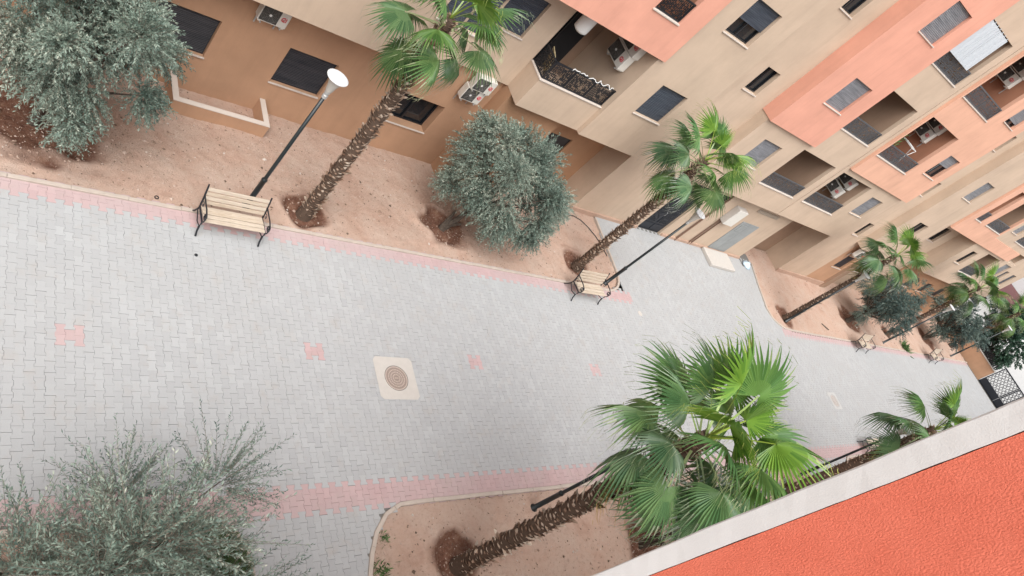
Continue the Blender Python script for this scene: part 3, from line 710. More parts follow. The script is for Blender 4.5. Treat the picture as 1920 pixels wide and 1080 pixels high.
# ================================================================== THE NEAR BUILDING (photographer's side)
NB = empty('apartment_building', (6.0, -1.6, 0), label='coral stucco wall with an off-white corner strip close by at the bottom right', cat='building')
nbo = -NB.location
q = MB(); XF = 3.0; ya, yb = 0.178, 0.279
q.box((XF, -2.6, -0.3), (XF + 0.25, ya, 13.4)); q.build('fin_wall', 'near_salmon', NB, nbo)
q = MB(); rw = random.Random(8); nz = 220; vs = []; wv = lambda: rw.uniform(-0.0011, 0.0011)
for i in range(nz + 1):
    z = -0.3 + 13.7 * i / nz; lw_ = 0.0015 * math.sin(z * 5.1) + 0.001 * math.sin(z * 13.7)
    vs += [(XF - 0.012 + wv(), ya + 0.0035 + wv() + lw_ * 0.5, z), (XF - 0.012 + wv(), yb - 0.006 + wv() + lw_, z), (XF - 0.006 + wv(), yb + wv() + lw_, z), (XF + 0.262, yb + lw_, z), (XF + 0.262, ya + 0.0035, z)]
q.add(vs, [(i * 5 + k, i * 5 + 5 + k, i * 5 + 5 + (k + 1) % 5, i * 5 + (k + 1) % 5) for i in range(nz) for k in range(5)]); q.build('corner_strip', 'off_white', NB, nbo)
q = MB(); q.box((-8, -9, -0.6), (60, -2.602, 8.6)); q.build('wall', 'cream', NB, nbo)  # unseen building body, kept low so more light reaches the paving

# ================================================================== END WALL, GATE, STREET BEYOND
q = MB(); q.quad((62.75, -60, -0.01), (400, -60, -0.01), (400, 140, -0.01), (62.75, 140, -0.01)); tag(q.build('road', 'road_pale'), kind='structure')
EW = empty('boundary_wall', (62.6, 9.5, 0), label='low tan boundary wall closing the far end of the walk', cat='wall'); eo = -EW.location
q = MB(); q.box((62.5, 8.2, -0.7), (62.72, 13.2, 1.22)); q.build('wall', 'tan', EW, eo)
q = MB(); q.box((62.5, -2.6, -0.7), (62.72, 5.8, 1.22)); q.build('wall', 'tan', EW, eo)
q = MB(); q.box((62.46, 8.18, 1.22), (62.76, 13.2, 1.28)); q.build('coping', 'concrete_pale', EW, eo)
q = MB()
for i in range(34): y = 8.3 + i * 0.14; q.box((62.6, y, 1.28), (62.63, y + 0.09, 1.75))
q.box((62.58, 8.25, 1.75), (62.65, 13.1, 1.79)); q.build('fence_top', 'black_metal', EW, eo)
GT = empty('metal_gate', (62.6, 7.0, 0), label='black metal gate with pierced star lattice beside the tan boundary wall', cat='gate'); go = -GT.location
def star_lattice(mb, y0, y1, z0, z1, x, c=0.29, w=0.022):
    ny = round((y1 - y0) / c); nz = round((z1 - z0) / c)
    for i in range(ny):
        for j in range(nz):
            cy = y0 + (i + .5) * (y1 - y0) / ny; cz = z0 + (j + .5) * (z1 - z0) / nz; r1, r2 = c * 0.5, c * 0.25
            pts = [(cy + (r1 if k % 2 == 0 else r2) * math.cos(k * math.pi / 8), cz + (r1 if k % 2 == 0 else r2) * math.sin(k * math.pi / 8)) for k in range(16)]
            for k in range(16):
                a, b = pts[k], pts[(k + 1) % 16]; mb.tube([(x, a[0], a[1]), (x, b[0], b[1])], w / 2, 4, cap=False)
            for k in range(8):
                a = math.pi * (k + .5) / 4; mb.tube([(x, cy + r2 * math.cos(a), cz + r2 * math.sin(a)), (x, cy + r1 * 1.05 * math.cos(a), cz + r1 * 1.05 * math.sin(a))], w / 2, 4, cap=False)
for (ya, yb) in ((6.45, 8.14), (5.85, 6.43)):
    q = MB(); x = 62.6
    q.box((x - 0.03, ya, 0.02), (x + 0.03, yb, 0.55)); q.box((x - 0.03, ya, 1.93), (x + 0.03, yb, 2.02)); q.box((x - 0.03, ya, 0.55), (x + 0.03, ya + 0.07, 1.93)); q.box((x - 0.03, yb - 0.07, 0.55), (x + 0.03, yb, 1.93))
    lf = q.build('leaf', 'gate_black', GT, go)
    q = MB(); star_lattice(q, ya + 0.07, yb - 0.07, 0.55, 1.93, x); q.build('star_lattice', 'gate_black', lf)
HS = empty('house', (82, 14, 0), label='white house with a dark red band beyond the end of the walk', cat='house'); ho = -HS.location
q = MB(); q.box((74, 12.2, 0), (86, 24, 2.6)); q.box((86.1, 9.2, 0), (100, 30, 5.5)); q.build('wall', 'white_paint', HS, ho)
q = MB(); q.box((73.6, 11.9, 2.6), (86, 24.2, 2.95)); q.build('roof', 'roof_red', HS, ho)
for k in range(3):
    q = MB(); q.box((73.96, 13.2 + k * 2.4, 0.9), (74.05, 14.3 + k * 2.4, 2.0)); q.build('window', 'window_glass', HS, ho)

# ================================================================== AIR-CONDITIONING UNITS
def ac_proto():
    r = empty('air_conditioner', cat='air conditioner', group='air conditioners on the facade')
    W, H, D = 0.66, 0.46, 0.24
    q = MB(); q.cbox((0, 0, 0), (W, D, H), 0.012); q.box((0.03, 0.02, -0.03), (0.09, D - 0.02, 0.001)); q.box((W - 0.09, 0.02, -0.03), (W - 0.03, D - 0.02, 0.001)); q.build('casing', 'ac_white', r)
    g_ = MB(); n = 28; cx, cz, ro = 0.225, H / 2, 0.195
    vs = [(cx, -0.004, cz)] + [(cx + ro * math.cos(2 * math.pi * k / n), -0.004, cz + ro * math.sin(2 * math.pi * k / n)) for k in range(n)]
    g_.add(vs, [(0, 1 + (k + 1) % n, 1 + k) for k in range(n)])
    # square dark mesh field round the fan
    g_.box((0.02, -0.002, 0.03), (0.43, 0.002, H - 0.03)); gr = g_.build('fan_opening', 'ac_dark', r)
    k_ = MB()
    for rr in (0.06, 0.095, 0.13, 0.165, 0.195):
        k_.tube([(cx + rr * math.cos(2 * math.pi * k / 24), -0.012, cz + rr * math.sin(2 * math.pi * k / 24)) for k in range(25)], 0.0035, 4, cap=False)
    for k in range(8):
        a = math.pi * k / 4; k_.tube([(cx + 0.035 * math.cos(a), -0.012, cz + 0.035 * math.sin(a)), (cx + 0.195 * math.cos(a), -0.012, cz + 0.195 * math.sin(a))], 0.004, 4, cap=False)
    k_.build('fan_grille', 'ac_grille', gr)
    h = MB(); h.lathe([(0.0, 0.0), (0.032, 0.0), (0.032, 0.008), (0.0, 0.008)], n=14)
    ho_ = h.build('hub', 'white_plastic', gr, (cx, -0.010, cz)); ho_.rotation_euler = (R(90), 0, 0)
    l = MB(); lx, lz_ = 0.535, H * 0.52
    l.tube([(lx + 0.05 * math.cos(R(a)), -0.004, lz_ + 0.05 * math.sin(R(a))) for a in range(60, 300, 20)], 0.013, 4)
    l.tube([(lx + 0.022 * math.cos(R(a)), -0.004, lz_ + 0.022 * math.sin(R(a))) for a in range(-150, 100, 25)], 0.011, 4)
    l.tube([(lx + 0.055, -0.004, lz_ + 0.05), (lx + 0.055, -0.004, lz_ - 0.05), (lx + 0.015, -0.004, lz_ - 0.06)], 0.011, 4); l.build('logo', 'logo_red', r)
    for x in (0.1, 0.56):
        b = MB(); b.box((x - 0.015, 0.0, -0.06), (x + 0.015, D + 0.09, -0.031)); b.box((x - 0.015, D + 0.055, -0.30), (x + 0.015, D + 0.09, -0.06)); b.build('bracket', 'grey_metal', r)
    return r
ac0 = ac_proto(); first = True
for (x, y, z, lab) in [(6.02, 13.72, 2.47, 'lone air conditioner under the overhang above two dark shutters'),
                       (11.9, 13.80, 2.44, 'lower air conditioner of the stacked pair under the overhang beside the palm'),
                       (11.93, 13.74, 2.90, 'upper air conditioner of the stacked pair under the overhang beside the palm'),
                       (15.33, 14.4, 5.48, 'air conditioner with red logo on the projecting balcony, lower of two'),
                       (15.36, 14.35, 6.0, 'upper air conditioner on the projecting balcony under the salmon block'),
                       (31.46, 14.38, 5.0, 'air conditioner in the lowest cream loggia right of the wall joint'),
                       (31.5, 14.36, 5.62, 'shaded upper air conditioner in the lowest cream loggia right of the wall joint'),
                       (31.8, 14.38, 9.02, 'air conditioner in the middle salmon loggia with the potted plant'),
                       (31.84, 14.36, 9.56, 'shaded upper air conditioner in the middle salmon loggia with the potted plant'),
                       (31.8, 14.36, 12.38, 'air conditioner in the top salmon loggia at the right edge'),
                       (31.84, 14.34, 12.92, 'shaded upper air conditioner in the top salmon loggia at the right edge'),
                       (38.6, 13.12, 2.75, 'small air conditioner on the far ground-floor wall above a dark shutter')]:
    o = ac0 if first else copy_tree(ac0); first = False
    o.location = (x, y, z); o['label'] = lab
    if y > 14.2: o.rotation_euler = (0, 0, R(-90)); o.scale = (1.28, 1.15, 1.1)

# ================================================================== THINGS ON THE BALCONIES AND THE ENTRANCE WALL
q = MB(); q.lathe([(0.0, 0.0), (0.12, 0.01), (0.2, 0.06), (0.21, 0.12), (0.21, 0.72), (0.17, 0.79), (0.0, 0.82)], n=24)
tag(q.build('water_heater', 'white_plastic', None, (13.36, 13.72, 5.83), smooth=True), 'white rounded water heater on the projecting balcony wall under the salmon block', 'water heater')
q = MB(); q.box((-0.28, -0.012, 0), (0.28, 0.012, 0.62)); o = q.build('board', 'beige_board', None, (13.42, 13.72, 4.38)); o.rotation_euler = (R(-12), 0, R(70)); tag(o, 'beige board leaning inside the corner of the balcony railing', 'board')
q = MB()
def loops(q):
    pts = []
    for i in range(90):
        t = i / 89; x = 13.75 + t * 1.75; pts.append((x, 13.24 + 0.03 * math.sin(t * 40), 5.0 + 0.075 * abs(math.sin(t * 17)) + 0.02 * math.sin(t * 61)))
    q.tube(pts, 0.012, 5)
loops(q); tag(q.build('cord', 'white_plastic'), 'white cord looped along the top of the balcony railing', 'cord')
q = MB(); q.tube([(13.9, 15.15, 4.0), (13.75, 15.0, 5.3)], 0.03, 6); tag(q.build('broom_handle', 'red'), 'red stick standing on the projecting balcony behind the board', 'stick')
# corrugated white sheet hung over the upper cream loggia
def sheet():
    q = MB(); x0, x1, z0, z1, y = 25.36, 27.35, 11.75, 13.14, 13.0; n = 60; vs = []
    for i in range(n + 1):
        x = x0 + (x1 - x0) * i / n; yy = y + 0.035 * math.sin(i * 0.9) + 0.015 * math.sin(i * 2.3); vs += [(x, yy, z0), (x, yy + 0.02, z1)]
    q.add(vs, [(2 * i, 2 * i + 2, 2 * i + 3, 2 * i + 1) for i in range(n)])
    vs2 = [(a, b + 0.008, c) for a, b, c in vs]; q.add(vs2, [(2 * i, 2 * i + 1, 2 * i + 3, 2 * i + 2) for i in range(n)])
    for i in range(7): q.tube([(x0 + 0.1 + i * 0.3, y + 0.02, z1 - 0.005), (x0 + 0.1 + i * 0.3, y + 0.03, z1 + 0.06)], 0.014, 6)
    tag(q.build('curtain', 'white_sheet'), 'white curtain hung over the upper cream loggia', 'curtain')
sheet()
UB = empty('utility_box', (26.9, 13.3, 1.85), label='white utility box with two pipes on the wall beside the entrance gate', cat='utility box')
q = MB(); q.cbox((-0.35, -0.08, 0.0), (0.35, 0.205, 0.93), 0.01, 0); q.build('casing', 'concrete_pale', UB)
q = MB(); q.cbox((-0.345, -0.10, 0.005), (0.345, -0.081, 0.925), 0.004); q.build('cover', 'ac_white', UB)
for dx in (-0.28, -0.1):
    q = MB(); q.tube([(dx, 0.16, -1.85), (dx, 0.16, 0.0)], 0.03, 8); q.build('pipe', 'pipe_brown', UB)
DP = MB(); DP.tube([(25.62, 13.44, -0.02), (25.62, 13.44, 3.3)], 0.04, 8); tag(DP.build('drain_pipe', 'pipe_brown'), 'thin brown drain pipe on the wall right of the entrance gate', 'pipe')
q = MB(); q.cbox((27.7, 12.43, 0.004), (29.75, 13.40, 0.16), 0.015); tag(q.build('concrete_slab', 'concrete_pale'), 'pale concrete slab lying on the paving below the grey metal door', 'slab')
def sack():
    q = MB(); n = 14; prof = [(0.0, 0.0), (0.24, 0.005), (0.27, 0.05), (0.22, 0.11), (0.12, 0.17), (0.05, 0.22), (0.0, 0.23)]
    q.lathe(prof, n=n); rr = random.Random(4)
    q.v = [(x * (1 + rr.uniform(-.18, .18)), y * (1 + rr.uniform(-.18, .18)), z * (1 + rr.uniform(-.1, .1)) if z > 0.02 else z) for x, y, z in q.v]
    tag(q.build('sack', 'blue_bag', None, (31.55, 13.15, 0.0), smooth=True), 'pale blue sack on the paving by the second doorway recess', 'sack')
sack()
# pot plant and drying rack in the middle salmon loggia
def leaf_cluster(n, rad, c, L_, W_, rs, up=0.3):
    d = rs.normal(size=(n, 3)); d /= np.linalg.norm(d, axis=1)[:, None]; d[:, 2] = np.abs(d[:, 2]) * 0.8 + up; d /= np.linalg.norm(d, axis=1)[:, None]
    p = c + rs.normal(size=(n, 3)) * rad * 0.4
    return leaf_quads(p, d, L_ * rs.uniform(0.7, 1.3, n), W_, rs)
def leaf_quads(p, d, ln, w, rs):
    n = len(p); r_ = rs.normal(size=(n, 3)); s_ = np.cross(d, r_); s_ /= np.linalg.norm(s_, axis=1)[:, None] + 1e-9
    ln = np.asarray(ln)[:, None]; w = np.broadcast_to(np.asarray(w, float).reshape(-1, 1), (n, 1))
    V = np.stack([p, p + d * ln * 0.45 + s_ * w, p + d * ln, p + d * ln * 0.45 - s_ * w], 1)
    return V.reshape(-1, 3), np.arange(n * 4).reshape(n, 4)
PL = empty('potted_plant', (29.25, 13.3, 7.75), label='yellow-green potted plant behind the middle salmon loggia railing', cat='potted plant')
rs = np.random.default_rng(3); V, F = leaf_cluster(160, 0.35, np.array([0, 0, 0.75]), 0.28, 0.03, rs)
link('foliage', fast_mesh('foliage', V, F, mats=['weed_leaf'], tint=rs.uniform(0.6, 1, len(F))), PL)
q = MB(); q.lathe([(0.0, 0.0), (0.14, 0.0), (0.19, 0.34), (0.16, 0.34), (0.0, 0.30)], n=16); q.build('pot', 'roof_red', PL)
q = MB()
for a, b in (((0, 0, 0), (0.5, 0, 0.9)), ((0.5, 0, 0), (0, 0, 0.9)), ((0, 0, 0.9), (0.5, 0, 0.9)), ((0, 0.6, 0.9), (0.5, 0.6, 0.9)), ((0, 0, 0.9), (0, 0.6, 0.9)), ((0.5, 0, 0.9), (0.5, 0.6, 0.9)), ((0.25, 0, 0.9), (0.25, 0.6, 0.9))): q.tube([a, b], 0.012, 5)
q.box((0.1, 0.1, 0.905), (0.4, 0.4, 0.93)); o = q.build('drying_rack', 'white_plastic', None, (30.9, 13.2, 7.75)); tag(o, 'white folding drying rack inside the middle salmon loggia', 'drying rack')

# ================================================================== BENCHES
def bench_proto():
    r = empty('park_bench', cat='bench', group='benches along the walk')
    W = 1.34
    def slat(name, y, z, tilt, w, th=0.03):
        q = MB(); q.cbox((-W / 2 + 0.02, -w / 2, -th / 2), (W / 2 - 0.02, w / 2, th / 2), 0.006); o = q.build(name, 'bench_wood', r, (0, y, z)); o.rotation_euler = (tilt, 0, 0)
    for i, y in enumerate((-0.215, -0.105, 0.005, 0.115)): slat('seat_slat', y, 0.425 - 0.02 * (i == 3) + 0.004 * (i == 0), R(-3), 0.096)
    for i in range(4):
        z = 0.52 + i * 0.098; slat('back_slat', 0.195 + i * 0.035, z, R(70), 0.082)
    for s_ in (-1, 1):
        q = MB(); x = s_ * W / 2
        q.tube([(x, -0.33, 0.012), (x, -0.27, 0.10), (x, -0.235, 0.24), (x, -0.25, 0.36), (x, -0.24, 0.40)], [0.020, 0.020, 0.022, 0.022, 0.02], 7)          # front leg
        q.tube([(x, 0.33, 0.012), (x, 0.26, 0.12), (x, 0.19, 0.27), (x, 0.185, 0.42), (x, 0.235, 0.62), (x, 0.335, 0.915)], [0.020, 0.020, 0.022, 0.022, 0.02, 0.018], 7)  # rear leg and back post
        q.tube([(x, -0.25, 0.39), (x, -0.03, 0.385), (x, 0.19, 0.375)], 0.02, 7)
        q.tube([(x, -0.235, 0.24), (x, -0.05, 0.17), (x, 0.19, 0.27)], 0.013, 6)
        f = q.build('end_frame', 'black_metal', r)
        a = MB(); pts = [(x, 0.245, 0.665), (x, 0.08, 0.665), (x, -0.12, 0.67), (x, -0.235, 0.645)]
        cx_, cz_ = -0.235, 0.565
        for k in range(0, 19): an = R(90 + k * 30); rr = 0.08 * (1 - k / 24.0); pts.append((x, cx_ + rr * math.cos(an), cz_ + rr * math.sin(an)))
        a.tube(pts, 0.017, 6); a.tube([(x, -0.25, 0.39), (x, -0.285, 0.45), (x, -0.30, 0.53)], 0.014, 6)
        sc_ = [(x, 0.10 + (0.10 - 0.004 * k) * math.cos(R(-60 + 30 * k)) * (1 - k / 20), 0.53 + (0.10 - 0.004 * k) * math.sin(R(-60 + 30 * k)) * (1 - k / 20)) for k in range(16)]
        a.tube(sc_, 0.009, 5); a.build('armrest', 'black_metal', f)
    return r
bn = bench_proto()
for i, (x, y, rz, lab) in enumerate([(5.91, 9.68, 0, 'wooden slatted bench with black iron ends at the foot of the near lamp post'), (17.57, 9.62, R(1), 'wooden bench with black scroll arms beside the second palm, second from the left'),
                                     (40.6, 9.32, 0, 'far bench in front of the olive tree with a dug pit'), (52.9, 9.32, 0, 'farthest bench near the boundary wall'), (34.3, 3.75, R(180), 'bench seen from behind beyond the lower lamp post')]):
    o = bn if i == 0 else copy_tree(bn); o.location = (x, y, 0.002); o.rotation_euler = (0, 0, rz); o['label'] = lab

# ================================================================== LAMP POSTS
def lamp_proto():
    r = empty('lamp_post', cat='lamp post', group='lamp posts along the beds')
    q = MB(); q.lathe([(0.0, 0.0), (0.10, 0.0), (0.10, 0.02), (0.062, 0.03), (0.060, 0.95), (0.068, 0.96), (0.068, 1.0), (0.045, 1.03)], n=16); q.build('base', 'pole_black', r, smooth=True)
    q = MB(); q.lathe([(0.043, 1.02), (0.038, 3.66), (0.0, 3.66)], n=14); q.build('pole', 'pole_black', r, smooth=True)
    q = MB(); q.lathe([(0.0, 3.64), (0.055, 3.645), (0.055, 3.72), (0.045, 3.73), (0.045, 3.77), (0.058, 3.78), (0.058, 3.82), (0.0, 3.83)], n=16); q.build('collar', 'grey_metal', r)
    q = MB(); q.lathe([(0.06, 3.815), (0.075, 3.86), (0.10, 4.0), (0.145, 4.13), (0.17, 4.18)], n=28); q.build('diffuser', 'lamp_diffuser', r, smooth=True)
    q = MB(); q.lathe([(0.0, 4.17), (0.19, 4.175), (0.222, 4.195), (0.222, 4.21), (0.19, 4.225), (0.0, 4.235)], n=32); q.build('cap', 'lamp_cap', r)
    return r
lp = lamp_proto()
for i, (x, y, lab) in enumerate([(6.46, 10.47, 'lamp post with white disc top behind the near bench'), (19.25, 10.32, 'lamp post in front of the entrance gate beside the second bench'), (32.95, 10.22, 'lamp post against the third palm trunk in the far bed'),
                                 (45.55, 10.03, 'far lamp post rising behind the dark olive tree'), (59.1, 9.98, 'farthest lamp post by the boundary wall'), (12.55, 3.02, 'lamp post mostly hidden behind the large palm in the foreground'), (26.72, 2.96, 'lamp post beside the low palm next to the coral wall')]):
    o = lp if i == 0 else copy_tree(lp); o.location = (x, y, -0.04); o['label'] = lab

# ================================================================== MANHOLES AND SMALL FITTINGS
def manhole_cover(mb, r_=0.30, z=0.0):
    mb.lathe([(0.0, z + 0.004), (r_ - 0.03, z + 0.004)], n=40, mi=1); mb.lathe([(r_ - 0.03, z + 0.004), (r_ - 0.028, z + 0.010), (r_, z + 0.010), (r_, z - 0.03)], n=40)
    for rr in (0.09, 0.15, 0.21):
        for k in range(int(rr * 150)):
            a = 2 * math.pi * k / int(rr * 150); c, s_ = math.cos(a), math.sin(a); x, y = rr * c, rr * s_
            mb.box((x - 0.015, y - 0.015, z + 0.004), (x + 0.015, y + 0.015, z + 0.012))
    mb.box((-0.05, -0.012, z + 0.004), (0.05, 0.012, z + 0.012))
plain('cast_cover', (0.40, 0.33, 0.29), 0.75, var=0.18, vs=14); plain('cast_recess', (0.25, 0.195, 0.165), 0.8)
mh_labels = ['round manhole cover in a square concrete surround on the near walk', 'manhole cover farther along the walk beyond the foreground palm', 'farthest manhole cover near the gate end of the walk']
for (x, y, hw, lab) in ((9.45, 6.28, 0.53, mh_labels[0]), (33.6, 6.05, 0.42, mh_labels[1]), (44.2, 6.2, 0.45, mh_labels[2])):
    r = empty('manhole', (x, y, 0), label=lab, cat='manhole', group='manholes in the walk')
    q = MB(); n = 40
    vs = []; 
    for k in range(n):
        a = 2 * math.pi * (k + .5) / n; c, s_ = math.cos(a), math.sin(a); mx = max(abs(c), abs(s_)); vs += [(hw * c / mx, hw * s_ / mx, 0.010), (0.315 * c, 0.315 * s_, 0.010)]
    q.add(vs, [(2 * k, 2 * ((k + 1) % n), 2 * ((k + 1) % n) + 1, 2 * k + 1) for k in range(n)])
    vs = [(a_, b_, -0.03 if i % 1 == 0 else 0) for i, (a_, b_, _) in enumerate(vs)]; q.add(vs, [(2 * k + 1, 2 * ((k + 1) % n) + 1, 2 * ((k + 1) % n), 2 * k) for k in range(n)])
    q.build('surround', 'concrete_pale' if x < 20 else 'concrete', r)
    q = MB(); manhole_cover(q); q.build('cover', ['cast_cover', 'cast_recess'] if x < 20 else ['concrete', 'cast_cover'], r)
q = MB(); q.lathe([(0.0, 0.012), (0.05, 0.012), (0.06, 0.010), (0.10, 0.009), (0.11, -0.01)], n=20); tag(q.build('inspection_cap', 'concrete_pale', None, (20.57, 9.23, 0.004)), 'small round white cap set in the paving past the second bench', 'cap')
q = MB(); q.lathe([(0.0, 0.004), (0.012, 0.004), (0.014, 0.010), (0.032, 0.010), (0.036, 0.002)], n=18); tag(q.build('drain_ring', 'black_metal', None, (5.22, 8.88, 0.004)), 'small dark drain ring in the paving below the near bench', 'drain')
q = MB(); q.lathe([(0.028, 0.0), (0.045, 0.0), (0.045, 0.012), (0.028, 0.012)], n=18); z_ = float(soil_z(4.55, 10.18)); tag(q.build('pipe_ring', 'black_metal', None, (4.55, 10.2, z_ + 0.012)), 'small dark ring lying on the soil left of the near bench', 'ring')

# ================================================================== PALMS
def frond_mesh(seed, Rb=0.76, pet=0.92, nseg=38, spread=135, fold=24, droop=0.30, tip=0.30, bend=0.25):
    rr = random.Random(seed); V = []; F = []; T = []
    def addq(q, t): o = len(V); V.extend(q); F.append((o, o + 1, o + 2, o + 3)); T.append(t)
    # petiole: a channelled stalk bending under its own weight
    pts = []; n = 7
    for i in range(n + 1):
        s_ = i / n; pts.append(Vector((pet * s_, 0, -bend * pet * s_ * s_ * 0.5)))
    for i in range(n):
        a, b = pts[i], pts[i + 1]; w0 = 0.026 * (1 - 0.55 * i / n); w1 = 0.026 * (1 - 0.55 * (i + 1) / n)
        for (s0, s1) in (((-1, 0), (0, -0.7)), ((0, -0.7), (1, 0)), ((1, 0), (-1, 0))):
            addq([a + Vector((0, s0[0] * w0, s0[1] * w0)), a + Vector((0, s1[0] * w0, s1[1] * w0)), b + Vector((0, s1[0] * w1, s1[1] * w1)), b + Vector((0, s0[0] * w1, s0[1] * w1))], 0.0)
    hub = pts[-1]; t = (pts[-1] - pts[-2]).normalized(); s = Vector((0, 1, 0)); nn = t.cross(s) * -1 if t.cross(s).z < 0 else t.cross(s)
    da = math.radians(2 * spread / nseg); fo = math.radians(fold)
    rad = [0.03, 0.30, 0.57, 0.72, 0.87, 1.0]
    for i in range(nseg):
        a = math.radians(-spread) + da * (i + 0.5); Rs = Rb * (0.80 + 0.20 * math.cos(a * 0.7)) * rr.uniform(0.93, 1.05)
        tipk = tip * rr.uniform(0.4, 2.2); sw = rr.uniform(-0.11, 0.11); tv = 0.2 + 0.55 * rr.random()
        prev = None
        for j, q in enumerate(rad):
            r = q * Rs; hw = math.tan(da / 2) * min(r, 0.57 * Rs) * 1.02
            if q > 0.57: hw *= max(0.0, 1 - ((q - 0.57) / 0.43)) ** 0.8 * 0.92
            aa = a + sw * max(0, q - 0.5)
            def pt(off, dz):
                ux = math.cos(aa); uy = math.sin(aa)
                x = ux * r - uy * off; y = uy * r + ux * off
                lat = abs(y)
                p = hub + t * x + s * (y * math.cos(fo)) - nn * (lat * math.sin(fo)) + nn * dz
                p.z -= droop * Rs * q * q * (0.55 + 0.45 * max(0, ux)) + tipk * Rs * max(0, q - 0.55) ** 1.6 * 1.6
                return p
            pl = hw * 0.55
            row = [pt(-hw, pl), pt(0, -pl), pt(hw, pl)]
            if prev:
                tt = tv if q < 0.8 else (0.9 if rr.random() < 0.35 else tv)
                if j == 1: tt = 0.3
                addq([prev[0], prev[1], row[1], row[0]], tt); addq([prev[1], prev[2], row[2], row[1]], tt)
            prev = row
        if rr.random() < 0.75:      # a hanging fibre between the segments
            p0 = prev[1]; p1 = p0 + Vector((rr.uniform(-.05, .05), rr.uniform(-.05, .05), -rr.uniform(0.06, 0.26))); addq([p0, p0 + Vector((0.006, 0.005, 0)), p1 + Vector((0.005, 0, 0)), p1], 1.0)
    return fast_mesh('frond', np.array([tuple(v) for v in V]), F, mats=['frond'], tint=T)
FR = [frond_mesh(11, droop=0.16, fold=14, tip=0.20), frond_mesh(12, droop=0.30, fold=24, tip=0.35), frond_mesh(13, droop=0.42, fold=32, tip=0.5), frond_mesh(14, droop=0.24, fold=20, tip=0.3, Rb=0.70),
      frond_mesh(15, droop=0.10, fold=46, tip=0.12, Rb=0.68, spread=100, pet=0.7)]
def palm(base, top, label, seed, nfr=24, scale=1.0, r0=0.155, r1=0.125, az0=None, boots=640, tone=1.0):
    rr = random.Random(seed); zb = float(soil_z(base[0], base[1])) - 0.03
    b = Vector((base[0], base[1], zb)); tp = Vector(top); root = empty('palm_tree', b, label=label, cat='palm tree', group='fan palms in the beds')
    d = tp - b; H = d.length; ax = d.normalized()
    def axis(s): return d * s + Vector((math.sin(s * 3.0) * 0.05, math.cos(s * 2.4) * 0.03 - 0.03, 0))
    q = MB(); n = 12; q.tube([axis(i / n) for i in range(n + 1)], [r0 + (r1 - r0) * i / n + (0.05 if i == 0 else 0) for i in range(n + 1)], 12); q.build('trunk', 'palm_core', root)
    u = ax.orthogonal().normalized(); w = ax.cross(u)
    Vv = []; Ff = []; Tt = []
    for k in range(boots):
        s = (k + 0.5) / boots; s = s ** 1.02; a = k * 2.39996 + rr.uniform(-.25, .25); c = axis(s); out = u * math.cos(a) + w * math.sin(a); side = ax.cross(out)
        r = r0 + (r1 - r0) * s; ln = rr.uniform(0.08, 0.17) * (0.9 + 0.5 * (rr.random() < 0.15)); wd = rr.uniform(0.03, 0.065); tilt = rr.uniform(0.2, 1.25); skew = rr.uniform(-0.5, 0.5)
        dirn = (ax * math.cos(tilt) + out * math.sin(tilt) + side * skew).normalized(); nrm = (out * math.cos(tilt) - ax * math.sin(tilt))
        p0 = c + out * (r - 0.025) - ax * 0.03
        t_ = rr.random(); tip = ln
        pts = [p0 - side * wd * 1.2, p0 + side * wd * 1.2, p0 + dirn * ln * 0.6 + side * wd * 0.85, p0 + dirn * tip + side * wd * rr.uniform(0.05, 0.5), p0 + dirn * tip * rr.uniform(0.7, 1.0) - side * wd * rr.uniform(0.1, 0.7), p0 + dirn * ln * 0.6 - side * wd * 0.85]
        mid = p0 + dirn * ln * 0.45 + nrm * 0.02; o = len(Vv); Vv += pts + [mid]
        for i in range(6):
            Ff.append((o + i, o + (i + 1) % 6, o + 6)); Tt.append(min(1, max(0, t_ * 0.8 + 0.08 + (0.30 if i in (2, 3, 4) else 0.02) + 0.1 * rr.uniform(-1, 1))))
    me = fast_mesh('leaf_bases', np.array([tuple(x) for x in Vv]), None, Ff, mats=['palm_boot'], tint=Tt); lb = link('leaf_bases', me, root); lb['kind'] = 'stuff'
    # crown
    for k in range(nfr):
        f = (k + 0.5) / nfr                       # 0 oldest (hanging) .. 1 youngest (upright)
        el = (-46 + 126 * f ** 0.9 + rr.uniform(-8, 8)) if k else -72; az = math.degrees(k * 2.39996) + rr.uniform(-14, 14) + (az0 or 0)
        if f > 0.93: me = FR[4]
        elif f > 0.6: me = FR[rr.choice((0, 3))]
        elif f > 0.3: me = FR[rr.choice((1, 3, 0))]
        else: me = FR[rr.choice((1, 2))]
        o = link('frond', me, root); o.location = axis(1.0) - ax * (0.38 * (1 - f)) + ax * 0.05
        sca = scale * rr.uniform(0.9, 1.08) * (0.85 if f > 0.93 else 1)
        o.rotation_euler = (Matrix.Rotation(R(az), 3, 'Z') @ Matrix.Rotation(R(-el), 3, 'Y') @ Matrix.Rotation(R(rr.uniform(-28, 28)), 3, 'X')).to_euler(); o.scale = (sca,) * 3
        if k == 0: o.color = (1.7, 1.0, 0.6, 1)
        elif f > 0.84: o.color = (1.35 * tone, 1.4 * tone, 0.7, 1)
        elif f > 0.45: v_ = rr.uniform(0.9, 1.5) * tone; o.color = (v_ * 0.95, v_, v_ * rr.uniform(0.7, 1.15), 1)
        else: v_ = rr.uniform(0.85, 1.4) * tone; o.color = (v_ * 1.05, v_, v_ * rr.uniform(0.9, 1.5), 1)
    return root
palm((10.05, 2.06), (9.95, 2.16, 6.42), 'large fan palm in the foreground leaning over the lower bed', 21, 29, 1.04, az0=110, tone=1.2, r0=0.175, r1=0.14)
palm((8.0, 10.7), (7.75, 10.72, 6.2), 'fan palm behind the near lamp post, crown cut by the top edge', 22, 19, 0.86, az0=75, tone=1.05)
palm((18.1, 10.88), (17.8, 10.9, 5.6), 'fan palm in front of the dark entrance gate', 23, 22, 0.95, az0=40, tone=1.1)
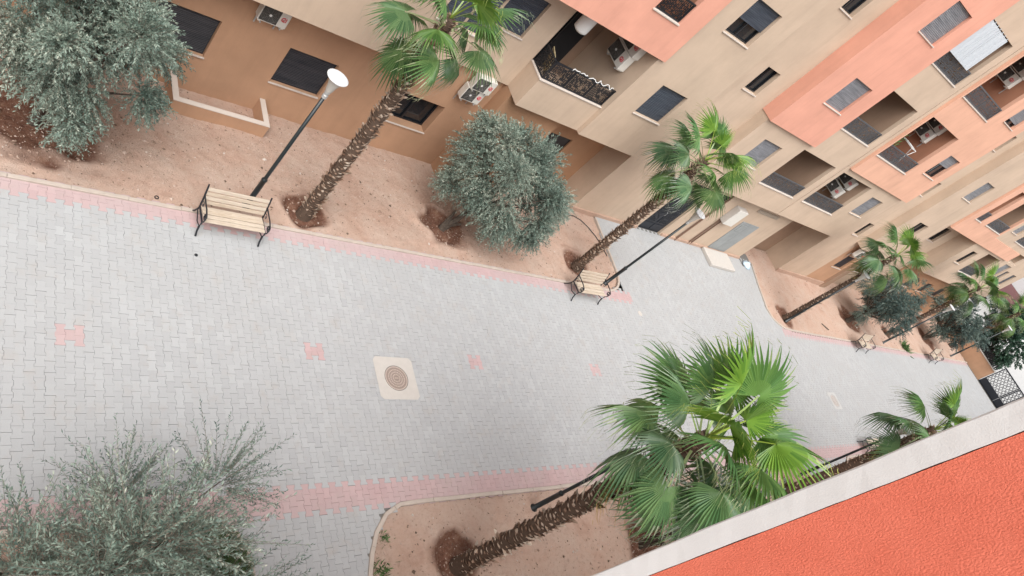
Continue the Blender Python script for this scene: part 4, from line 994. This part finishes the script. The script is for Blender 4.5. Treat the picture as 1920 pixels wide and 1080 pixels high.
palm((33.15, 10.4), (33.3, 10.45, 5.5), 'fan palm at the tip of the far bed with a lamp post beside it', 24, 19, 0.95, boots=260)
palm((47.3, 10.75), (47.1, 10.7, 5.65), 'far fan palm behind the olive trees', 25, 18, 0.98, boots=200, az0=15)
palm((25.5, 2.5), (25.4, 2.55, 5.3), 'low fan palm half hidden by the coral wall', 26, 19, 1.0, az0=50, boots=260)
palm((60.6, 10.9), (60.5, 10.9, 5.0), 'farthest fan palm at the right edge', 27, 16, 1.0, boots=150)

# ================================================================== OLIVE AND OTHER TREES
def leafy_tree(name, base, centre, radii, label, cat, seed, ntw=1500, nlf=38, ll=0.06, lw=0.0105, tl=(0.22, 0.5), mat='olive_leaf', group=None, trunk_r=0.09, nclump=26, sag=0.25, multi=3, shell=0.45, twigs=True, out=1.0):
    rs = np.random.default_rng(seed); rr = random.Random(seed)
    zb = float(soil_z(base[0], base[1])) - 0.02 if base[0] < 62.4 else -0.02
    B = np.array([base[0], base[1], zb]); root = empty(name, tuple(B), label=label, cat=cat, group=group)
    C = np.array(centre) - B; rad = np.array(radii)
    # clumps: uneven masses inside the crown
    d = rs.normal(size=(nclump, 3)); d /= np.linalg.norm(d, axis=1)[:, None]; cl = C + d * rad * rs.uniform(0.25, 1.02, (nclump, 1)); clr = rs.uniform(0.20, 0.48, nclump) * rad.mean() * 0.85
    ns = max(4, nclump // 4); cl[:ns] = C + d[:ns] * rad * rs.uniform(0.95, 1.22, (ns, 1)); clr[:ns] *= 0.55
    q = MB(); fork = Vector((C[0] * 0.35, C[1] * 0.35, min(0.9, C[2] * 0.45)))
    q.tube([(0, 0, 0), fork * 0.5 + Vector((0.04, -0.03, 0)), fork], [trunk_r * 1.3, trunk_r, trunk_r * 0.8], 9)
    for k in range(multi): q.tube([(rr.uniform(-.1, .1), rr.uniform(-.1, .1), 0), tuple(fork * rr.uniform(0.7, 1.0) + Vector((rr.uniform(-.3, .3), rr.uniform(-.3, .3), 0)))], [trunk_r * 0.6, trunk_r * 0.4], 7)
    for c in cl:
        mid = fork.lerp(Vector(c), 0.5) + Vector((rr.uniform(-.1, .1), rr.uniform(-.1, .1), 0.08)); q.tube([tuple(fork), tuple(mid), tuple(c)], [trunk_r * 0.45, trunk_r * 0.28, 0.008], 6)
    q.build('trunk', 'bark', root)
    # twigs spring from the clumps and turn outwards
    ci = rs.integers(0, nclump, ntw); dd = rs.normal(size=(ntw, 3)); dd /= np.linalg.norm(dd, axis=1)[:, None]
    st = cl[ci] + dd * (clr[ci] * rs.uniform(shell, 1.0, ntw))[:, None]
    rel = (st - C) / rad; k = np.linalg.norm(rel, axis=1); over = k > 1.45; st[over] = C + (st[over] - C) / k[over][:, None] * 1.42
    od = (st - C); od /= np.linalg.norm(od, axis=1)[:, None] + 1e-6
    td = od * out * 0.55 + dd * 0.75 + np.array([0, 0, 0.15]); td /= np.linalg.norm(td, axis=1)[:, None]
    tln = rs.uniform(tl[0], tl[1], ntw)
    s = np.linspace(0.02, 1.0, nlf)[None, :, None]
    P_ = st[:, None, :] + td[:, None, :] * (tln[:, None, None] * s); P_[:, :, 2] -= (sag * tln[:, None] * s[:, :, 0] ** 2)
    tang = td[:, None, :] - np.array([0, 0, 1.0]) * (2 * sag * s); tang = tang / np.linalg.norm(tang, axis=2)[:, :, None]
    rp = rs.normal(size=P_.shape); side = np.cross(tang, rp); side /= np.linalg.norm(side, axis=2)[:, :, None]
    ld = tang * 0.75 + side * 0.75; ld /= np.linalg.norm(ld, axis=2)[:, :, None]
    V, F = leaf_quads(P_.reshape(-1, 3), ld.reshape(-1, 3), ll * rs.uniform(0.7, 1.3, ntw * nlf), lw, rs)
    tw_t = rs.uniform(0, 1, ntw); depth = np.clip(k, 0, 1)
    T = np.clip(np.repeat(tw_t * 0.35 + rs.uniform(0, 0.35, nclump)[ci], nlf) + rs.uniform(0, 0.4, ntw * nlf), 0, 1)
    fo = link('foliage', fast_mesh('foliage', V, F, mats=[mat], tint=T), root); fo['kind'] = 'stuff'
    if twigs:
        e = st + td * tln[:, None]; e[:, 2] -= sag * tln; mdl = st + td * tln[:, None] * 0.5; mdl[:, 2] -= sag * tln * 0.25
        w = 0.0032; a1 = np.cross(td, rs.normal(size=td.shape)); a1 /= np.linalg.norm(a1, axis=1)[:, None]; a2 = np.cross(td, a1); Vt = []; 
        rings = [(st, w * 1.3), (mdl, w), (e, w * 0.4)]
        for p_, ww in rings:
            for an in range(3): Vt.append(p_ + a1 * (ww * math.cos(an * 2.094)) + a2 * (ww * math.sin(an * 2.094)))
        Vt = np.stack(Vt, 1); f0 = np.array([(r_ * 3 + i, r_ * 3 + (i + 1) % 3, r_ * 3 + 3 + (i + 1) % 3, r_ * 3 + 3 + i) for r_ in range(2) for i in range(3)])
        o_ = link('twigs', fast_mesh('twigs', Vt.reshape(-1, 3), (f0[None] + (np.arange(ntw) * 9)[:, None, None]).reshape(-1, 4), mats=['twig']), root); o_['kind'] = 'stuff'
    return root
OG = 'olive trees in the beds'
leafy_tree('olive_tree', (2.45, 11.75), (2.6, 11.5, 2.65), (1.5, 1.4, 1.5), 'large grey-green olive tree at the top left in a dug red pit', 'olive tree', 41, 4300, 28, nclump=30, group=OG)
leafy_tree('olive_tree', (12.5, 11.35), (13.35, 11.45, 2.1), (1.85, 1.3, 1.3), 'olive tree between the two palms in front of the balcony', 'olive tree', 42, 4200, 28, nclump=30, group=OG)
leafy_tree('olive_tree', (2.6, 2.2), (2.75, 2.35, 2.25), (1.75, 1.55, 1.35), 'loose olive tree seen from above at the bottom left', 'olive tree', 43, 1900, 34, group=OG, tl=(0.35, 1.05), sag=0.08, nclump=30, lw=0.009)
leafy_tree('olive_tree', (16.25, 1.75), (16.4, 1.6, 2.5), (1.3, 1.2, 1.4), 'olive tree mostly hidden behind the foreground palm', 'olive tree', 44, 900, 32, group=OG, ll=0.06)
leafy_tree('olive_tree', (41.75, 11.2), (42.9, 11.4, 2.35), (2.1, 1.7, 1.45), 'far olive tree with a dark trunk beside a dug pit', 'olive tree', 45, 2200, 26, ll=0.085, lw=0.013, mat='olive_leaf_far', group=OG, trunk_r=0.12, twigs=False)
leafy_tree('olive_tree', (55.4, 11.2), (55.9, 11.2, 2.4), (1.9, 1.7, 1.4), 'farthest olive tree before the boundary wall', 'olive tree', 46, 1700, 24, ll=0.10, lw=0.016, mat='olive_leaf_far', group=OG, trunk_r=0.12, twigs=False)
leafy_tree('leafy_tree', (63.4, 9.6), (63.6, 9.9, 2.6), (1.1, 1.9, 1.5), 'dark glossy leafy tree hanging over the boundary wall', 'tree', 47, 1000, 20, ll=0.13, lw=0.034, mat='dark_leaf', trunk_r=0.1, twigs=False)
leafy_tree('leafy_tree', (66.0, 11.6), (66.0, 11.4, 3.2), (1.4, 1.6, 1.5), 'dark leafy tree farther behind the boundary wall', 'tree', 48, 900, 20, ll=0.14, lw=0.036, mat='dark_leaf', trunk_r=0.1, twigs=False)
# weeds and grass
def weed(x, y, n, h, label, seed, spread=0.18, w=0.012):
    rs = np.random.default_rng(seed); z = float(soil_z(x, y)); p = np.c_[rs.normal(0, spread, n), rs.normal(0, spread, n), np.zeros(n)]
    d = np.c_[rs.normal(0, 0.6, n), rs.normal(0, 0.6, n), rs.uniform(0.4, 1.0, n)]; d /= np.linalg.norm(d, axis=1)[:, None]
    V, F = leaf_quads(p, d, rs.uniform(0.5, 1.2, n) * h, w, rs); tag(link('weed', fast_mesh('weed', V, F, mats=['weed_leaf'], tint=rs.random(n)), None, (x, y, z)), label, 'weed')
weed(8.07, 2.2, 120, 0.16, 'small green weed against the kerb left of the foreground palm', 61, 0.12); weed(8.28, 2.82, 60, 0.1, 'tiny green weed in the curve of the lower kerb', 62, 0.07)
weed(49.1, 9.95, 160, 0.4, 'lone green weed in the far bed between the far benches', 63, 0.16, 0.03)
rs = np.random.default_rng(77); n = 16000
gx = rs.uniform(3.3, 5.55, n); gy = rs.uniform(0.8, 3.5, n); k = inside(BED3, gx + 0.05, gy + 0.05) & (vnoise(gx, gy, 1.3, 12) + 0.35 * (gx - 4.2) > 0.45); gx, gy = gx[k], gy[k]
d = np.c_[rs.normal(0, 0.5, len(gx)), rs.normal(0, 0.5, len(gx)), np.ones(len(gx))]; d /= np.linalg.norm(d, axis=1)[:, None]
V, F = leaf_quads(np.c_[gx, gy, soil_z(gx, gy)], d, rs.uniform(0.10, 0.42, len(gx)), 0.006, rs)
tag(link('grass', fast_mesh('grass', V, F, mats=['weed_leaf'], tint=rs.random(len(F)) * 0.7)), 'green grass in the curved corner of the lower left bed', 'grass', kind='stuff')
# pebbles and crumbs of earth on the beds
def pebbles():
    rs = np.random.default_rng(5); pts = []
    for poly, n in ((BED1, 8000), (BED4, 5000), (BED2, 2500)):
        xs = [p[0] for p in poly]; ys = [p[1] for p in poly]; x = rs.uniform(max(0, min(xs)), min(48, max(xs)), n); y = rs.uniform(max(0.3, min(ys)), max(ys), n)
        k = inside(poly, x, y) & (rs.random(n) < 0.25 + 0.75 * vnoise(x, y, 1.1, 31)); pts.append(np.c_[x[k], y[k]])
    p = np.concatenate(pts); n = len(p); z = soil_z(p[:, 0], p[:, 1]); r = rs.gamma(2.0, 0.0055, n) + 0.006
    o = np.array([(1, 0, 0), (-1, 0, 0), (0, 1, 0), (0, -1, 0), (0, 0, 0.7), (0, 0, -0.7)]); f = np.array([(0, 2, 4), (2, 1, 4), (1, 3, 4), (3, 0, 4), (2, 0, 5), (1, 2, 5), (3, 1, 5), (0, 3, 5)])
    V = np.c_[p, z + r * 0.25][:, None, :] + o[None] * r[:, None, None] * rs.uniform(0.6, 1.3, (n, 6, 1))
    tag(link('pebbles', fast_mesh('pebbles', V.reshape(-1, 3), None, (f[None] + (np.arange(n) * 6)[:, None, None]).reshape(-1, 3), mats=['pebble_mix'], tint=np.repeat(rs.random(n), 8))), 'pebbles and crumbs of earth scattered on the planting beds', 'pebbles', kind='stuff')
attr_ramp('pebble_mix', [(0.0, (0.10, 0.07, 0.05)), (0.35, (0.33, 0.23, 0.175)), (0.93, (0.46, 0.36, 0.30)), (1.0, (0.52, 0.47, 0.42))], 0.95, spec=0.1)
pebbles()

# dry leaves under the trees, a hose and a stake
def litter():
    rs = np.random.default_rng(15); P_ = []
    for (cx, cy, sd_, n) in ((2.6, 11.6, 1.3, 420), (12.7, 11.4, 1.3, 420), (8.0, 10.9, 0.9, 120), (10.0, 2.1, 1.0, 160), (16.3, 1.9, 1.2, 260), (7.0, 13.0, 1.6, 200)):
        P_.append(np.c_[rs.normal(cx, sd_, n), rs.normal(cy, sd_ * 0.6, n)])
    p = np.concatenate(P_); k = (inside(BED1, p[:, 0], p[:, 1]) & (p[:, 1] < 13.1)) | inside(BED4, p[:, 0], p[:, 1]); p = p[k]; n = len(p)
    d = np.c_[rs.normal(size=n), rs.normal(size=n), rs.normal(0, 0.15, n)]; d /= np.linalg.norm(d, axis=1)[:, None]
    V, F = leaf_quads(np.c_[p, soil_z(p[:, 0], p[:, 1]) + 0.012], d, rs.uniform(0.04, 0.09, n), 0.012, rs)
    tag(link('dry_leaves', fast_mesh('dry_leaves', V, F, mats=['pebble_mix'], tint=rs.random(n) * 0.8)), 'fallen dry leaves scattered on the soil under the trees', 'leaves', kind='stuff')
litter()
hz = lambda x, y: float(soil_z(x, y)) + 0.02
q = MB(); q.tube([(x, y, hz(x, y)) for x, y in ((18.6, 13.1), (18.95, 13.15), (19.3, 13.05), (19.6, 12.8), (19.85, 12.45), (20.0, 12.0), (20.05, 11.6))], 0.016, 7); tag(q.build('irrigation_hose', 'black_metal'), 'black irrigation hose curving over the soil near the end of the upper bed', 'hose')
q = MB(); q.tube([(37.3, 10.5, hz(37.3, 10.5)), (37.7, 10.15, hz(37.7, 10.15) + 0.02)], 0.03, 6); tag(q.build('stake', 'bark'), 'short dark stake lying on the soil in the far bed', 'stake')
